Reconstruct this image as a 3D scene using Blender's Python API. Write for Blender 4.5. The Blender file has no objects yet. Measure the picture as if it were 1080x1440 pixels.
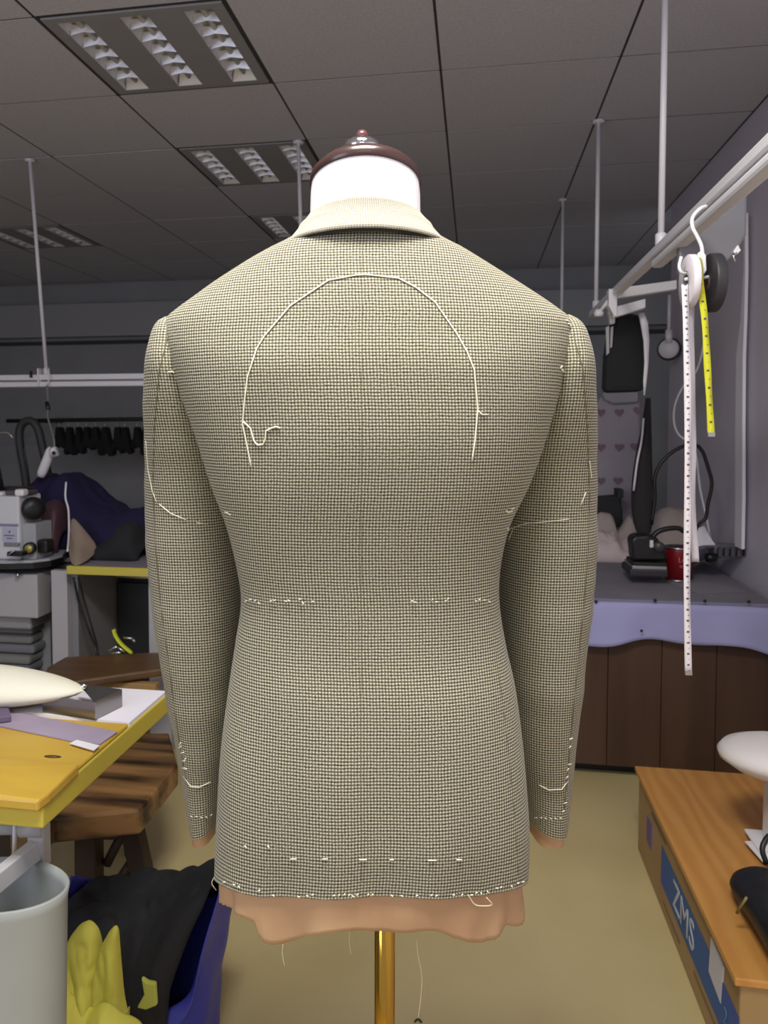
import bpy, math, random
from mathutils import Vector, Matrix, noise
from mathutils.bvhtree import BVHTree
random.seed(7)
S = bpy.context.scene
COL = S.collection
PI = math.pi
# ---------------------------------------------------------------- camera
F = 1060.; CX = 490.; CY = 646.; PT = math.radians(2.5); YW = math.radians(9.5); H = 1.3
cam = bpy.data.cameras.new('camera'); co = bpy.data.objects.new('camera', cam); COL.objects.link(co)
co.location = (0, 0, H); co.rotation_euler = (PI/2-PT, 0, YW)
cam.sensor_fit = 'VERTICAL'; cam.sensor_height = 36; cam.lens = 36*F/1440
cam.shift_x = (540-CX)/1440; cam.shift_y = -(720-CY)/1440
cam.clip_start = .02
cam.dof.use_dof = True; cam.dof.focus_distance = .93; cam.dof.aperture_fstop = 11
S.camera = co
# ---------------------------------------------------------------- world, lights, exposure
S.view_settings.view_transform = 'Standard'; S.view_settings.look = 'None'
S.view_settings.exposure = .28; S.view_settings.gamma = 1; S.view_settings.use_curve_mapping = False
w = bpy.data.worlds.new('world'); S.world = w; w.use_nodes = True
w.node_tree.nodes['Background'].inputs[0].default_value = (.60, .62, .70, 1)
w.node_tree.nodes['Background'].inputs[1].default_value = .62
def area(name, loc, size, power, color=(1, 1, 1), rot=(0, 0, 0)):
    l = bpy.data.lights.new(name, 'AREA'); l.shape = 'RECTANGLE'; l.size, l.size_y = size
    l.energy = power; l.color = color
    o = bpy.data.objects.new(name, l); o.location = loc; o.rotation_euler = rot; COL.objects.link(o); return o
area('ceiling_light_lit', (-.10, .46, 2.52), (.56, .5), 38, (1, .97, .90))
area('ceiling_light_lit', (.18, -1.9, 2.52), (1.2, .5), 20, (.97, .98, 1))
area('wall_fill_light', (-1.9, -1.2, 1.9), (1.2, 1.2), 20, (.74, .78, 1), (math.radians(84), 0, math.radians(-33)))  # added bluish fill brightening the right wall, no real window here

# ---------------------------------------------------------------- pixel helpers
def ray(px, py):
    x = (px-CX)/F; y = -(py-CY)/F
    u = x; v = math.cos(PT)+y*math.sin(PT); z = -math.sin(PT)+y*math.cos(PT)
    return (u*math.cos(YW)-v*math.sin(YW), u*math.sin(YW)+v*math.cos(YW), z, u, v)
def P(px, py, X=None, Y=None, Z=None):
    a, b, c, u, v = ray(px, py)
    t = X/a if X is not None else Y/b if Y is not None else (Z-H)/c
    return Vector((a*t, b*t, H+c*t))
def W(u, v, z):   # camera-facing horizontal frame to world
    return Vector((u*math.cos(YW)-v*math.sin(YW), u*math.sin(YW)+v*math.cos(YW), z))
def PV(px, py, v):
    a, b, c, u, vv = ray(px, py); t = v/vv
    return u*t, H+c*t     # u, z at forward distance v
# ---------------------------------------------------------------- materials
def lin(c): return tuple((x/255/12.92 if x/255 <= .04045 else ((x/255+.055)/1.055)**2.4) for x in c)
MC = {}
def mat(name, c, rough=.6, metal=0, c2=None, scale=8, stretch=(1, 1, 1), bump=0, spec=.5, kind='noise', detail=4, trans=0, alpha=1, lo=.35, hi=.65, subsurf=0):
    if name in MC: return MC[name]
    m = bpy.data.materials.new(name); m.use_nodes = True; nt = m.node_tree; b = nt.nodes['Principled BSDF']
    b.inputs['Base Color'].default_value = (*lin(c), 1); b.inputs['Roughness'].default_value = rough
    b.inputs['Metallic'].default_value = metal; b.inputs['Specular IOR Level'].default_value = spec
    if trans: b.inputs['Transmission Weight'].default_value = trans
    if alpha < 1: b.inputs['Alpha'].default_value = alpha
    if c2 or bump:
        tc = nt.nodes.new('ShaderNodeTexCoord'); mp = nt.nodes.new('ShaderNodeMapping'); mp.inputs['Scale'].default_value = stretch
        nt.links.new(tc.outputs['Object'], mp.inputs[0])
        if kind == 'wave':
            t = nt.nodes.new('ShaderNodeTexWave'); t.inputs['Scale'].default_value = scale; t.inputs['Distortion'].default_value = 9
            t.inputs['Detail'].default_value = 3; t.inputs['Detail Scale'].default_value = .9; f = t.outputs['Fac']; t.bands_direction = 'X'
        else:
            t = nt.nodes.new('ShaderNodeTexNoise'); t.inputs['Scale'].default_value = scale; t.inputs['Detail'].default_value = detail; f = t.outputs['Fac']
        nt.links.new(mp.outputs[0], t.inputs['Vector'])
        if c2:
            r = nt.nodes.new('ShaderNodeValToRGB'); r.color_ramp.elements[0].position = lo; r.color_ramp.elements[1].position = hi
            r.color_ramp.elements[0].color = (*lin(c), 1); r.color_ramp.elements[1].color = (*lin(c2), 1)
            nt.links.new(f, r.inputs[0]); nt.links.new(r.outputs[0], b.inputs['Base Color'])
        if bump:
            bp = nt.nodes.new('ShaderNodeBump'); bp.inputs['Strength'].default_value = bump; bp.inputs['Distance'].default_value = .01
            nt.links.new(f, bp.inputs['Height']); nt.links.new(bp.outputs[0], b.inputs['Normal'])
    MC[name] = m; return m
def weave(name, light, dark, period, patchy=True):
    m = bpy.data.materials.new(name); m.use_nodes = True; nt = m.node_tree; N = nt.nodes; L = nt.links; b = N['Principled BSDF']
    b.inputs['Roughness'].default_value = .85; b.inputs['Specular IOR Level'].default_value = .15
    b.inputs['Sheen Weight'].default_value = .12
    def mth(op, a, bb=None, c=None):
        n = N.new('ShaderNodeMath'); n.operation = op
        for i, x in enumerate((a, bb, c)):
            if x is None: continue
            if isinstance(x, (int, float)): n.inputs[i].default_value = x
            else: L.new(x, n.inputs[i])
        return n.outputs[0]
    uv = N.new('ShaderNodeUVMap'); sp = N.new('ShaderNodeSeparateXYZ')
    nz = N.new('ShaderNodeTexNoise'); nz.inputs['Scale'].default_value = 60; nz.inputs['Detail'].default_value = 1
    L.new(uv.outputs[0], nz.inputs['Vector'])
    L.new(uv.outputs[0], sp.inputs[0])
    jig = mth('MULTIPLY', mth('SUBTRACT', nz.outputs['Fac'], .5), .0012)
    u = mth('MULTIPLY', mth('ADD', sp.outputs[0], jig), 2*PI/period); v = mth('MULTIPLY', mth('ADD', sp.outputs[1], jig), 2*PI/period)
    su = mth('MULTIPLY_ADD', mth('SINE', u), .5, .5); sv = mth('MULTIPLY_ADD', mth('SINE', v), .5, .5)
    su = mth('POWER', su, 1.5); sv = mth('POWER', sv, 1.3)
    # light where both are high; horizontal lines a little stronger; tiny tooth link
    d = mth('MULTIPLY', mth('MULTIPLY_ADD', su, .72, .28), mth('MULTIPLY_ADD', sv, .86, .14))
    d = mth('MULTIPLY', d, 1.12)
    thr = N.new('ShaderNodeTexNoise'); thr.inputs['Scale'].default_value = 420; thr.inputs['Detail'].default_value = 2
    L.new(uv.outputs[0], thr.inputs['Vector'])
    d = mth('ADD', d, mth('MULTIPLY', mth('SUBTRACT', thr.outputs['Fac'], .5), .5))
    r = N.new('ShaderNodeMix'); r.data_type = 'RGBA'; r.clamp_factor = True
    r.inputs[6].default_value = (*lin(dark), 1); r.inputs[7].default_value = (*lin(light), 1); L.new(d, r.inputs[0])
    L.new(r.outputs[2], b.inputs['Base Color'])
    bp = N.new('ShaderNodeBump'); bp.inputs['Strength'].default_value = .25; bp.inputs['Distance'].default_value = .0006
    L.new(d, bp.inputs['Height']); L.new(bp.outputs[0], b.inputs['Normal'])
    return m
# ---------------------------------------------------------------- mesh builder
class MB:
    def __init__(s): s.v = []; s.f = []; s.uv = None; s.sm = []
    def add(s, vs, fs, smooth=False):
        o = len(s.v); s.v += [Vector(q) for q in vs]; s.f += [tuple(i+o for i in f) for f in fs]; s.sm += [smooth]*len(fs); return s
    def box(s, a, b, rz=0, rx=0, ry=0):   # min, max corners, rotated about its centre
        a = Vector(a); b = Vector(b); c = (a+b)/2; h = (b-a)/2
        R = Matrix.Rotation(rz, 3, 'Z') @ Matrix.Rotation(rx, 3, 'X') @ Matrix.Rotation(ry, 3, 'Y')
        vs = [c+R @ Vector((h.x*i, h.y*j, h.z*k)) for i in (-1, 1) for j in (-1, 1) for k in (-1, 1)]
        return s.add(vs, [(0, 1, 3, 2), (4, 6, 7, 5), (0, 4, 5, 1), (2, 3, 7, 6), (0, 2, 6, 4), (1, 5, 7, 3)])
    def prism(s, poly, d):     # polygon of 3-D points pushed along vector d
        n = len(poly); d = Vector(d); vs = [Vector(p) for p in poly]+[Vector(p)+d for p in poly]
        return s.add(vs, [tuple(range(n))[::-1], tuple(range(n, 2*n))]+[(i, (i+1) % n, n+(i+1) % n, n+i) for i in range(n)])
    def tube(s, pts, r, n=8, cap=True, flat=1):
        pts = [Vector(p) for p in pts]; vs = []; fs = []; m = len(pts); ref = None
        for i, p in enumerate(pts):
            t = (pts[min(i+1, m-1)]-pts[max(i-1, 0)]).normalized()
            if ref is None:
                ref = Vector((0, 0, 1)) if abs(t.z) < .9 else Vector((1, 0, 0))
            a = t.cross(ref).normalized(); bb = a.cross(t).normalized(); ref = bb
            rr = r[i] if isinstance(r, (list, tuple)) else r
            for k in range(n):
                th = 2*PI*k/n; vs.append(p+a*rr*math.cos(th)+bb*rr*flat*math.sin(th))
        for i in range(m-1):
            for k in range(n):
                fs.append((i*n+k, i*n+(k+1) % n, (i+1)*n+(k+1) % n, (i+1)*n+k))
        if cap: fs += [tuple(range(n))[::-1], tuple(range((m-1)*n, m*n))]
        return s.add(vs, fs, True)
    def lathe(s, prof, c, n=32, axis=None, sx=1, sy=1):   # prof [(r,z)]
        c = Vector(c); R = Matrix.Identity(3)
        if axis is not None: R = Vector(axis).to_track_quat('Z', 'Y').to_matrix()
        vs = [c+R @ Vector((r*sx*math.cos(2*PI*k/n), r*sy*math.sin(2*PI*k/n), z)) for r, z in prof for k in range(n)]
        m = len(prof); fs = [(i*n+k, i*n+(k+1) % n, (i+1)*n+(k+1) % n, (i+1)*n+k) for i in range(m-1) for k in range(n)]
        fs += [tuple(range(n))[::-1], tuple(range((m-1)*n, m*n))]
        return s.add(vs, fs, True)
    def grid(s, fn, nu, nv, closed=False, uv=None):
        vs = [fn(i/(nu-(0 if closed else 1)), j/(nv-1)) for j in range(nv) for i in range(nu)]; fs = []
        for j in range(nv-1):
            for i in range(nu if closed else nu-1):
                k = (i+1) % nu; fs.append((j*nu+i, j*nu+k, (j+1)*nu+k, (j+1)*nu+i))
        return s.add(vs, fs, True)
    def build(s, name, m, parent=None, bevel=0, thick=0, sub=0, angle=40):
        me = bpy.data.meshes.new(name)
        if parent is not None: off = Vector(parent['_w'])
        else:
            xs = [v.x for v in s.v]; ys = [v.y for v in s.v]; off = Vector(((min(xs)+max(xs))/2, (min(ys)+max(ys))/2, min(v.z for v in s.v)))
        me.from_pydata([v-off for v in s.v], [], s.f); me.polygons.foreach_set('use_smooth', s.sm)
        me.materials.append(m) if m else None
        o = bpy.data.objects.new(name, me); COL.objects.link(o)
        if parent is None: o.location = off; o['_w'] = tuple(off)
        else: o.parent = parent; o['_w'] = parent['_w']
        if thick:
            q = o.modifiers.new('thick', 'SOLIDIFY'); q.thickness = thick; q.offset = 0
        if bevel:
            q = o.modifiers.new('bevel', 'BEVEL'); q.width = bevel; q.segments = 2; q.limit_method = 'ANGLE'; q.angle_limit = math.radians(angle)
        if sub:
            q = o.modifiers.new('sub', 'SUBSURF'); q.levels = sub; q.render_levels = sub
        return o
def tag(o, label=None, cat=None, group=None, kind=None):
    if label: o['label'] = label
    if cat: o['category'] = cat
    if group: o['group'] = group
    if kind: o['kind'] = kind
    return o
def thing(name, loc, label, cat, group=None):
    o = bpy.data.objects.new(name, None); COL.objects.link(o); o.location = loc; o['_w'] = tuple(loc); o.empty_display_size = .05
    return tag(o, label, cat, group)
def struct(o): return tag(o, kind='structure')
def B(a, b, **k): return MB().box(a, b, **k)
def spline(tab, n):      # tab rows of numbers, first column monotone; Catmull-Rom resample to n rows
    out = []
    x = [r[0] for r in tab]
    for i in range(n):
        t = x[0]+(x[-1]-x[0])*i/(n-1); k = 0
        while k < len(x)-2 and t > x[k+1]: k += 1
        h = x[k+1]-x[k]; s = (t-x[k])/h; row = [t]
        for c in range(1, len(tab[0])):
            y0, y1 = tab[k][c], tab[k+1][c]
            m0 = (y1-tab[k-1][c])/(x[k+1]-x[k-1]) if k > 0 else (y1-y0)/h
            m1 = (tab[k+2][c]-y0)/(x[k+2]-x[k]) if k < len(x)-2 else (y1-y0)/h
            row.append((2*s**3-3*s**2+1)*y0+(s**3-2*s**2+s)*h*m0+(-2*s**3+3*s**2)*y1+(s**3-s**2)*h*m1)
        out.append(row)
    return out
def smooth_path(pts, n):
    d = [0]
    for a, b in zip(pts, pts[1:]): d.append(d[-1]+(Vector(b)-Vector(a)).length+1e-9)
    return [Vector(r[1:]) for r in spline([[t, *p] for t, p in zip(d, pts)], n)]
def textmesh(body, size, name, m, parent, M, ext=.0006, align='CENTER'):
    cu = bpy.data.curves.new('t', 'FONT'); cu.body = body; cu.size = size; cu.extrude = ext; cu.align_x = align; cu.align_y = 'CENTER'; cu.resolution_u = 3
    o = bpy.data.objects.new('t', cu); COL.objects.link(o); dg = bpy.context.evaluated_depsgraph_get()
    me = bpy.data.meshes.new_from_object(o.evaluated_get(dg)); bpy.data.objects.remove(o)
    me.transform(Matrix.Translation(-Vector(parent['_w'])) @ M); me.materials.clear(); me.materials.append(m)
    t = bpy.data.objects.new(name, me); COL.objects.link(t); t.parent = parent; t['_w'] = parent['_w']; return t
def face_m(origin, xdir, ydir):   # text placed with x along xdir and y along ydir
    x = Vector(xdir).normalized(); y = Vector(ydir).normalized(); z = x.cross(y)
    M = Matrix((x, y, z)).transposed().to_4x4(); M.translation = Vector(origin); return M

# ================================================================ STRUCTURE
m_floor = mat('floor_vinyl', (194, 176, 126), .34, c2=(204, 187, 138), scale=2.5, bump=.02)
m_tile = mat('ceiling_tile', (198, 198, 208), .9, c2=(207, 207, 217), scale=90, bump=.15)
m_joint = mat('ceiling_joint', (52, 51, 52), .9)
m_wallb = mat('wall_grey', (158, 158, 160), .8, c2=(164, 164, 166), scale=3)
m_wallr = mat('wall_lilac', (206, 200, 212), .7, c2=(212, 206, 218), scale=2)
m_white = mat('white_paint', (226, 224, 228), .4)
m_metal = mat('steel', (190, 190, 192), .3, 1)
m_chrome = mat('chrome', (225, 225, 225), .08, 1)
m_black = mat('black_plastic', (22, 22, 24), .4)
CH = 2.55
XL = [-.127+.606*k for k in range(-7, 4)]; YL = [2.725+.552*k for k in range(-5, 7)]
XMAX, XMIN, YB, YF = 1.09, -4.37, 6.2, -2.6
struct(B((XMIN, YF, -.05), (1.8, YB+.1, 0)).build('floor', m_floor))
ceil = struct(B((XMIN, YF, CH+.055), (1.8, YB+.1, CH+.08)).build('ceiling', m_joint))
lamps = [(6, 4), (6, 6), (6, 8)]
def cell(px, py):
    p = P(px, py, Z=CH); return p
# column index of the cell whose left line is -1.339 (k=-2 -> index 5)
lamps = [(5, 4), (5, 6), (5, 8), (2, 8)]
sx, sy = .606-.009, .552-.009
tile_me = {}
def tile(x0, y0, x1, y1, sm=None):
    key = (round(x1-x0, 3), round(y1-y0, 3))
    if key not in tile_me:
        b = MB().box((-(x1-x0)/2+.0045, -(y1-y0)/2+.0045, 0), ((x1-x0)/2-.0045, (y1-y0)/2-.0045, .013))
        me = bpy.data.meshes.new('ceiling_tile'); me.from_pydata(b.v, [], b.f); me.materials.append(m_tile); tile_me[key] = me
    o = bpy.data.objects.new('ceiling_tile', tile_me[key]); COL.objects.link(o); o.parent = ceil
    dz = random.uniform(0, .002)
    o.location = Vector(((x0+x1)/2, (y0+y1)/2, CH+dz))-Vector(ceil['_w'])
XE = XL+[1.8]; YE = [YF]+[YL[0]-.552*k for k in range(4, 0, -1)][0:4]+YL+[YB]
YE = sorted(set(round(y, 4) for y in YE if YF <= y <= YB))
lampcells = {(XL[a], round(YL[b+0], 4)) for a, b in lamps}
for i in range(len(XE)-1):
    x0, x1 = XE[i], XE[i+1]
    for j in range(len(YE)-1):
        y0, y1 = YE[j], YE[j+1]
        if y1-y0 < .05: continue
        if any(abs(x0-a) < .01 and abs(y0-b) < .01 for a, b in lampcells): continue
        tile(x0, y0, x1, y1)
m_tee = mat('tee_grid', (62, 61, 62), .7)
tb = MB()
for x in XL[1:]: tb.box((x-.010, YF, CH+.002), (x+.010, YB, CH+.011))
for y in YE[1:-1]: tb.box((XMIN, y-.010, CH+.003), (1.8, y+.010, CH+.0105))
o = tb.build('tee_grid', m_tee, ceil); o['kind'] = 'stuff'
struct(B((XMIN, YB, 0), (1.8, YB+.1, CH+.07)).build('wall_back', m_wallb))
struct(B((XMIN-.1, YF, 0), (XMIN, YB+.1, CH+.07)).build('wall_left', m_wallb))
wr = MB(); wr.box((XMAX, YF, 0), (XMAX+.12, 4.55, CH+.05)); struct(wr.build('wall_right', m_wallr))
struct(B((1.68, 4.55, 0), (1.8, YB, CH+.05)).build('wall_recess', m_wallb))
struct(B((XMIN, YB-.10, 2.08), (1.68, YB, 2.36)).build('trim_1', mat('beam', (172, 172, 174), .8)))
struct(B((XMIN, YB-.03, 2.02), (1.68, YB, 2.05)).build('trim_2', mat('strip', (70, 70, 74), .8)))
struct(B((XMAX-.03, 2.2, 0), (XMAX, 2.45, CH)).build('trim_3', mat('pilaster', (205, 200, 212), .7)))

# ---------------------------------------------------------------- recessed unlit louvre lights
m_refl = mat('louvre_metal', (228, 228, 232), .42, .45)
m_fr = mat('light_frame', (152, 152, 156), .6)
m_tube = mat('lamp_tube', (190, 190, 190), .4)
def troffer(a, b, label):
    x0, y0 = XL[a]+.012, YL[b]+.012; x1, y1 = x0+.582, y0+.528
    t = thing('ceiling_light', ((x0+x1)/2, (y0+y1)/2, CH), label, 'ceiling light', 'unlit louvre lights in the ceiling')
    wd = .092; cs = [x0+.582*f for f in (.145, .5, .855)]
    f = MB(); e = .028
    f.box((x0, y0, CH-.002), (x1, y0+e, CH+.014)); f.box((x0, y1-e, CH-.002), (x1, y1, CH+.014))
    edges = [x0]+sum([[c-wd/2, c+wd/2] for c in cs], [])+[x1]
    for k in range(0, 8, 2): f.box((edges[k], y0+e, CH-.002), (edges[k+1], y1-e, CH+.014))
    f.build('frame', m_fr, t, bevel=.001)
    rf = None
    for c in cs:
        r = MB(); ya, yb = y0+e, y1-e; D = .045
        prof = [(-wd/2, 0), (-wd*.47, D*.4), (-wd*.36, D*.75), (-wd*.16, D), (wd*.16, D), (wd*.36, D*.75), (wd*.47, D*.4), (wd/2, 0)]
        vs = [(c+p, y, CH+.001+q) for y in (ya, yb) for p, q in prof]; n = len(prof)
        r.add(vs, [(i, i+1, n+i+1, n+i) for i in range(n-1)], True)
        r.add([(c-wd/2, ya, CH), (c+wd/2, ya, CH), (c+wd*.3, ya+.03, CH+D), (c-wd*.3, ya+.03, CH+D)], [(0, 1, 2, 3)])
        r.add([(c-wd/2, yb, CH), (c+wd/2, yb, CH), (c+wd*.3, yb-.03, CH+D), (c-wd*.3, yb-.03, CH+D)], [(0, 3, 2, 1)])
        ro = r.build('reflector', m_refl, t)
        MB().tube([(c, ya+.01, CH+.026), (c, yb-.01, CH+.026)], .009, 10).build('lamp_tube', m_tube, ro)
        for k in range(1, 6):
            y = ya+(yb-ya)*k/6
            MB().add([(c-wd*.47, y-.008, CH+.030), (c+wd*.47, y-.008, CH+.030), (c-wd*.47, y, CH+.002), (c+wd*.47, y, CH+.002), (c-wd*.47, y+.008, CH+.030), (c+wd*.47, y+.008, CH+.030), (c, y, CH+.009)],
                     [(0, 2, 6), (0, 6, 1), (1, 6, 3), (4, 6, 2), (4, 5, 6), (5, 3, 6)]).build('louvre_blade', m_refl, ro)
    return t
labs = ['unlit louvre ceiling light nearest the camera, largest at top left', 'unlit louvre ceiling light second from the camera, left of the white neck',
        'small unlit louvre ceiling light partly hidden behind the jacket collar', 'distant unlit louvre ceiling light at the far left beside the left pole']
for (a, b), l in zip(lamps, labs): troffer(a, b, l)

# ---------------------------------------------------------------- overhead rails and rods
m_rail = mat('rail_white', (228, 226, 230), .35)
def rod(p0, p1, label, r=.0085):
    t = thing('hanging_rod', p0, label, 'rod', 'ceiling rods holding the rails')
    MB().tube([p0, p1], r, 12).build('rod', m_rail, t)
    MB().lathe([(.001, -.012), (.022, -.012), (.024, -.002), (.012, .0)], (p0[0], p0[1], CH-.001), 16).build('ceiling_plate', m_rail, t)
    MB().lathe([(.012, 0), (.015, .005), (.015, .03), (.011, .034)], p1, 16).build('end_sleeve', m_rail, t)
ZL = 1.552
rod((-2.062, 3.29, CH), (-2.062, 3.4, ZL-.0), 'white rod from ceiling to the left rail at far left')
rod((-.772, 3.28, CH), (-.772, 3.4, ZL), 'white rod partly hidden behind the left jacket collar')
def rail(name, p0, p1, axis, label, lower0=None):
    t = thing(name, p0, label, 'rail')
    def bar(a, b, h, wdt):
        a = Vector(a); b = Vector(b)
        if axis == 'x': return B((a.x, a.y-wdt/2, a.z-h/2), (b.x, b.y+wdt/2, b.z+h/2))
        return B((a.x-wdt/2, a.y, a.z-h/2), (b.x+wdt/2, b.y, b.z+h/2))
    up = Vector((0, 0, .017)); a = Vector(p0); b = Vector(p1)
    bar(a+up, b+up, .027, .035).build('upper_track', m_rail, t, bevel=.004)
    c = Vector(lower0) if lower0 else a
    bar(c-up, b-up if lower0 is None else Vector((b.x, a.y, a.z))*0+(Vector(p1)-up), .026, .035).build('lower_track', m_rail, t, bevel=.006)
    bar(a, b, .012, .012).build('web', mat('rail_groove', (120, 118, 122), .6), t)
    return t
lr = rail('left_rail', (-4.3, 3.4, ZL-.03), (-.2, 3.4, ZL-.03), 'x', 'white double track rail running level across the left background')
o = P(60, 530, Y=3.37)
bk = thing('rail_bracket', o, 'white bracket clamped round the left rail under its rod', 'bracket')
B(P(52, 543, Y=3.372), P(63, 519, Y=3.43), ).build('clamp', m_rail, bk, bevel=.003)
MB().tube(smooth_path([P(66, 543, Y=3.37), P(69, 531, Y=3.36), P(68, 520, Y=3.375), P(63, 519, Y=3.40)], 12), .004, 8).build('hook', m_rail, bk)
B(P(41, 531, Y=3.36), P(46, 522, Y=3.38)).build('knob', m_black, bk, bevel=.003)
# right rail along the depth axis
XR, ZR = .49, 1.765
t = thing('right_rail', (XR, 1, ZR), 'white double track rail running away along the right side', 'rail')
B((XR-.016, .55, ZR-.003), (XR+.016, 3.35, ZR+.022)).build('upper_track', m_rail, t, bevel=.004)
B((XR-.016, .55, ZR-.032), (XR+.016, 2.2, ZR-.009)).build('lower_track', m_rail, t, bevel=.008)
B((XR-.005, .56, ZR-.015), (XR+.006, 2.19, ZR)).build('web', mat('rail_groove', (120, 118, 122), .6), t)
for y, l in ((2.16, 'nearest and tallest white rod holding the right rail'), (3.26, 'middle white rod holding the right rail'), (4.34, 'furthest thin white rod above the right jacket shoulder')):
    rod((XR-.02*(y > 4), y, CH), (XR-.02*(y > 4), y, ZR+.02 if y < 4 else 1.70), l)
# cross bracket at the end of the right rail
t = thing('rail_bracket', P(850, 425, Y=2.85), 'white arm bracket reaching right from the rail end', 'bracket')
a = P(862, 413, Y=2.8); b_ = P(952, 400, Y=2.84)
MB().prism([a+Vector((0, 0, .018)), a-Vector((0, 0, .018)), b_-Vector((0, 0, .016)), b_+Vector((0, 0, .016))], (0, .04, 0)).build('upper_arm', m_rail, t, bevel=.003)
a = P(862, 440, Y=2.8); b_ = P(908, 427, Y=2.83)
MB().prism([a+Vector((0, 0, .02)), a-Vector((0, 0, .018)), b_-Vector((0, 0, .014)), b_+Vector((0, 0, .018))], (0, .04, 0)).build('lower_arm', m_rail, t, bevel=.003)
MB().prism([P(856, 406, Y=2.79), P(856, 430, Y=2.79), P(864, 445, Y=2.79), P(868, 445, Y=2.79), P(868, 406, Y=2.79)], (0, .05, 0)).build('bracket_plate', m_rail, t, bevel=.003)
MB().lathe([(.004, -.014), (.016, -.012), (.018, 0), (.012, .012), (.002, .014)], P(842, 440, Y=2.86), 16).build('knob', m_white, t)
MB().tube([P(842, 440, Y=2.86), P(858, 420, Y=2.82)], .007, 8).build('stem', m_rail, t)
# tall strap and shade on the right wall
m_strap = mat('strap_white', (246, 244, 252), .5)
t = MB(); pts = [(1049, 300, .006), (1049, 380, .010), (1046, 450, .022), (1042, 500, .040), (1041, 600, .042), (1041, 700, .042), (1040, 770, .040)]
pp = [(P(x, y, X=1.062), wd) for x, y, wd in pts]
for s in (0,):
    vs = [];
    for p, wd in pp: vs += [p+Vector((0, -wd*1.0, 0)), p+Vector((0, wd*1.0, 0))]
    t.add(vs, [(2*i, 2*i+1, 2*i+3, 2*i+2) for i in range(len(pp)-1)])
tag(t.build('wall_strap', m_strap, thick=.012), 'long white strap hanging down the right wall behind tapes', 'strap')
m_shade = mat('grey_shade', (122, 122, 128), .5)
t = MB(); pl = [(955, 335), (1052, 262), (1050, 330), (1036, 355), (1018, 372), (1000, 380), (955, 388)]
t.prism([P(x, y, Y=1.95) for x, y in pl], (0, .03, 0))
tag(t.build('grey_shade', m_shade, bevel=.006), 'grey sheet metal shade below the right rail behind black roll', 'shade')
cl = thing('plastic_clip', P(1034, 355, Y=1.9), 'small shiny clear clip at the lower corner of the grey shade', 'clip')
MB().prism([P(1038, 344, Y=1.9), P(1042, 352, Y=1.9), P(1036, 358, Y=1.9), P(1031, 354, Y=1.9)], (0, .012, 0)).build('jaw', mat('shiny_white', (240, 240, 240), .15), cl, bevel=.001)
MB().tube([P(1036, 355, Y=1.9), P(1031, 361, Y=1.9), P(1034, 368, Y=1.9)], .002, 8).build('spring', m_chrome, cl)

# ---------------------------------------------------------------- hook with tape rolls and tapes
YT = 1.52
hk = thing('hanger_hook', P(985, 340, Y=YT), 'white wire hook hung over the right rail carrying tape rolls', 'hook')
hp = [(993, 290), (984, 294), (974, 306), (974, 320), (980, 332), (986, 345), (988, 358), (988, 368)]
MB().tube(smooth_path([P(x, y, Y=YT+(.012 if i > 2 else .03 if i == 0 else .02)) for i, (x, y) in enumerate(hp)], 30), .0036, 10).build('wire', m_white, hk)
MB().prism([P(x, y, Y=YT) for x, y in [(981, 357), (986, 352), (993, 358), (994, 380), (989, 388), (984, 388)]], (0, .012, 0)).build('tag_body', m_white, hk, bevel=.002)
MB().tube([P(962, 393, Y=YT), P(1012, 388, Y=YT+.02)], .0035, 8).build('cross_pin', m_white, hk)
MB().tube(smooth_path([P(958, 361, Y=YT-.01), P(955, 375, Y=YT-.01), P(958, 383, Y=YT-.01), P(964, 385, Y=YT)], 12), .003, 8).build('side_hook', m_white, hk)
def roll(name, c, R, r, wd, m, ang, label, cat='tape roll'):
    ax = Vector((math.cos(ang), math.sin(ang), 0)); b = MB()
    b2 = [(r, -wd/2), (R-.002, -wd/2), (R, -wd/2+.002), (R, wd/2-.002), (R-.002, wd/2), (r, wd/2), (r, -wd/2)]
    n = 40; Rm = ax.to_track_quat('Z', 'Y').to_matrix()
    vs = [Vector(c)+Rm @ Vector((q*math.cos(2*PI*k/n), q*math.sin(2*PI*k/n), z)) for q, z in b2 for k in range(n)]
    b.add(vs, [(i*n+k, i*n+(k+1) % n, (i+1)*n+(k+1) % n, (i+1)*n+k) for i in range(len(b2)-1) for k in range(n)], True)
    return b
wrl = thing('tape_roll', P(968, 396, Y=YT), 'round white tape roll hanging left on the wire hook', 'tape roll')
roll('', P(970, 396, Y=YT), .050, .020, .014, m_white, math.radians(2), '').build('tape', mat('tape_white', (222, 214, 220), .5), wrl)
roll('', P(970, 396, Y=YT), .020, .014, .0145, m_white, math.radians(2), '').build('core', mat('core_grey', (150, 145, 150), .6), wrl)
brl = thing('tape_roll', P(1000, 396, Y=YT+.02), 'black tape roll hanging right on the wire hook', 'tape roll')
roll('', P(1002, 398, Y=YT+.02), .055, .016, .020, m_black, math.radians(3), '').build('tape', mat('tape_black', (44, 42, 46), .5), brl, bevel=.002)
roll('', P(1002, 398, Y=YT+.02), .016, .006, .021, m_black, math.radians(3), '').build('core', mat('core_brown', (92, 70, 70), .6), brl)
m_ink = mat('ink', (84, 80, 84), .6)
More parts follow.
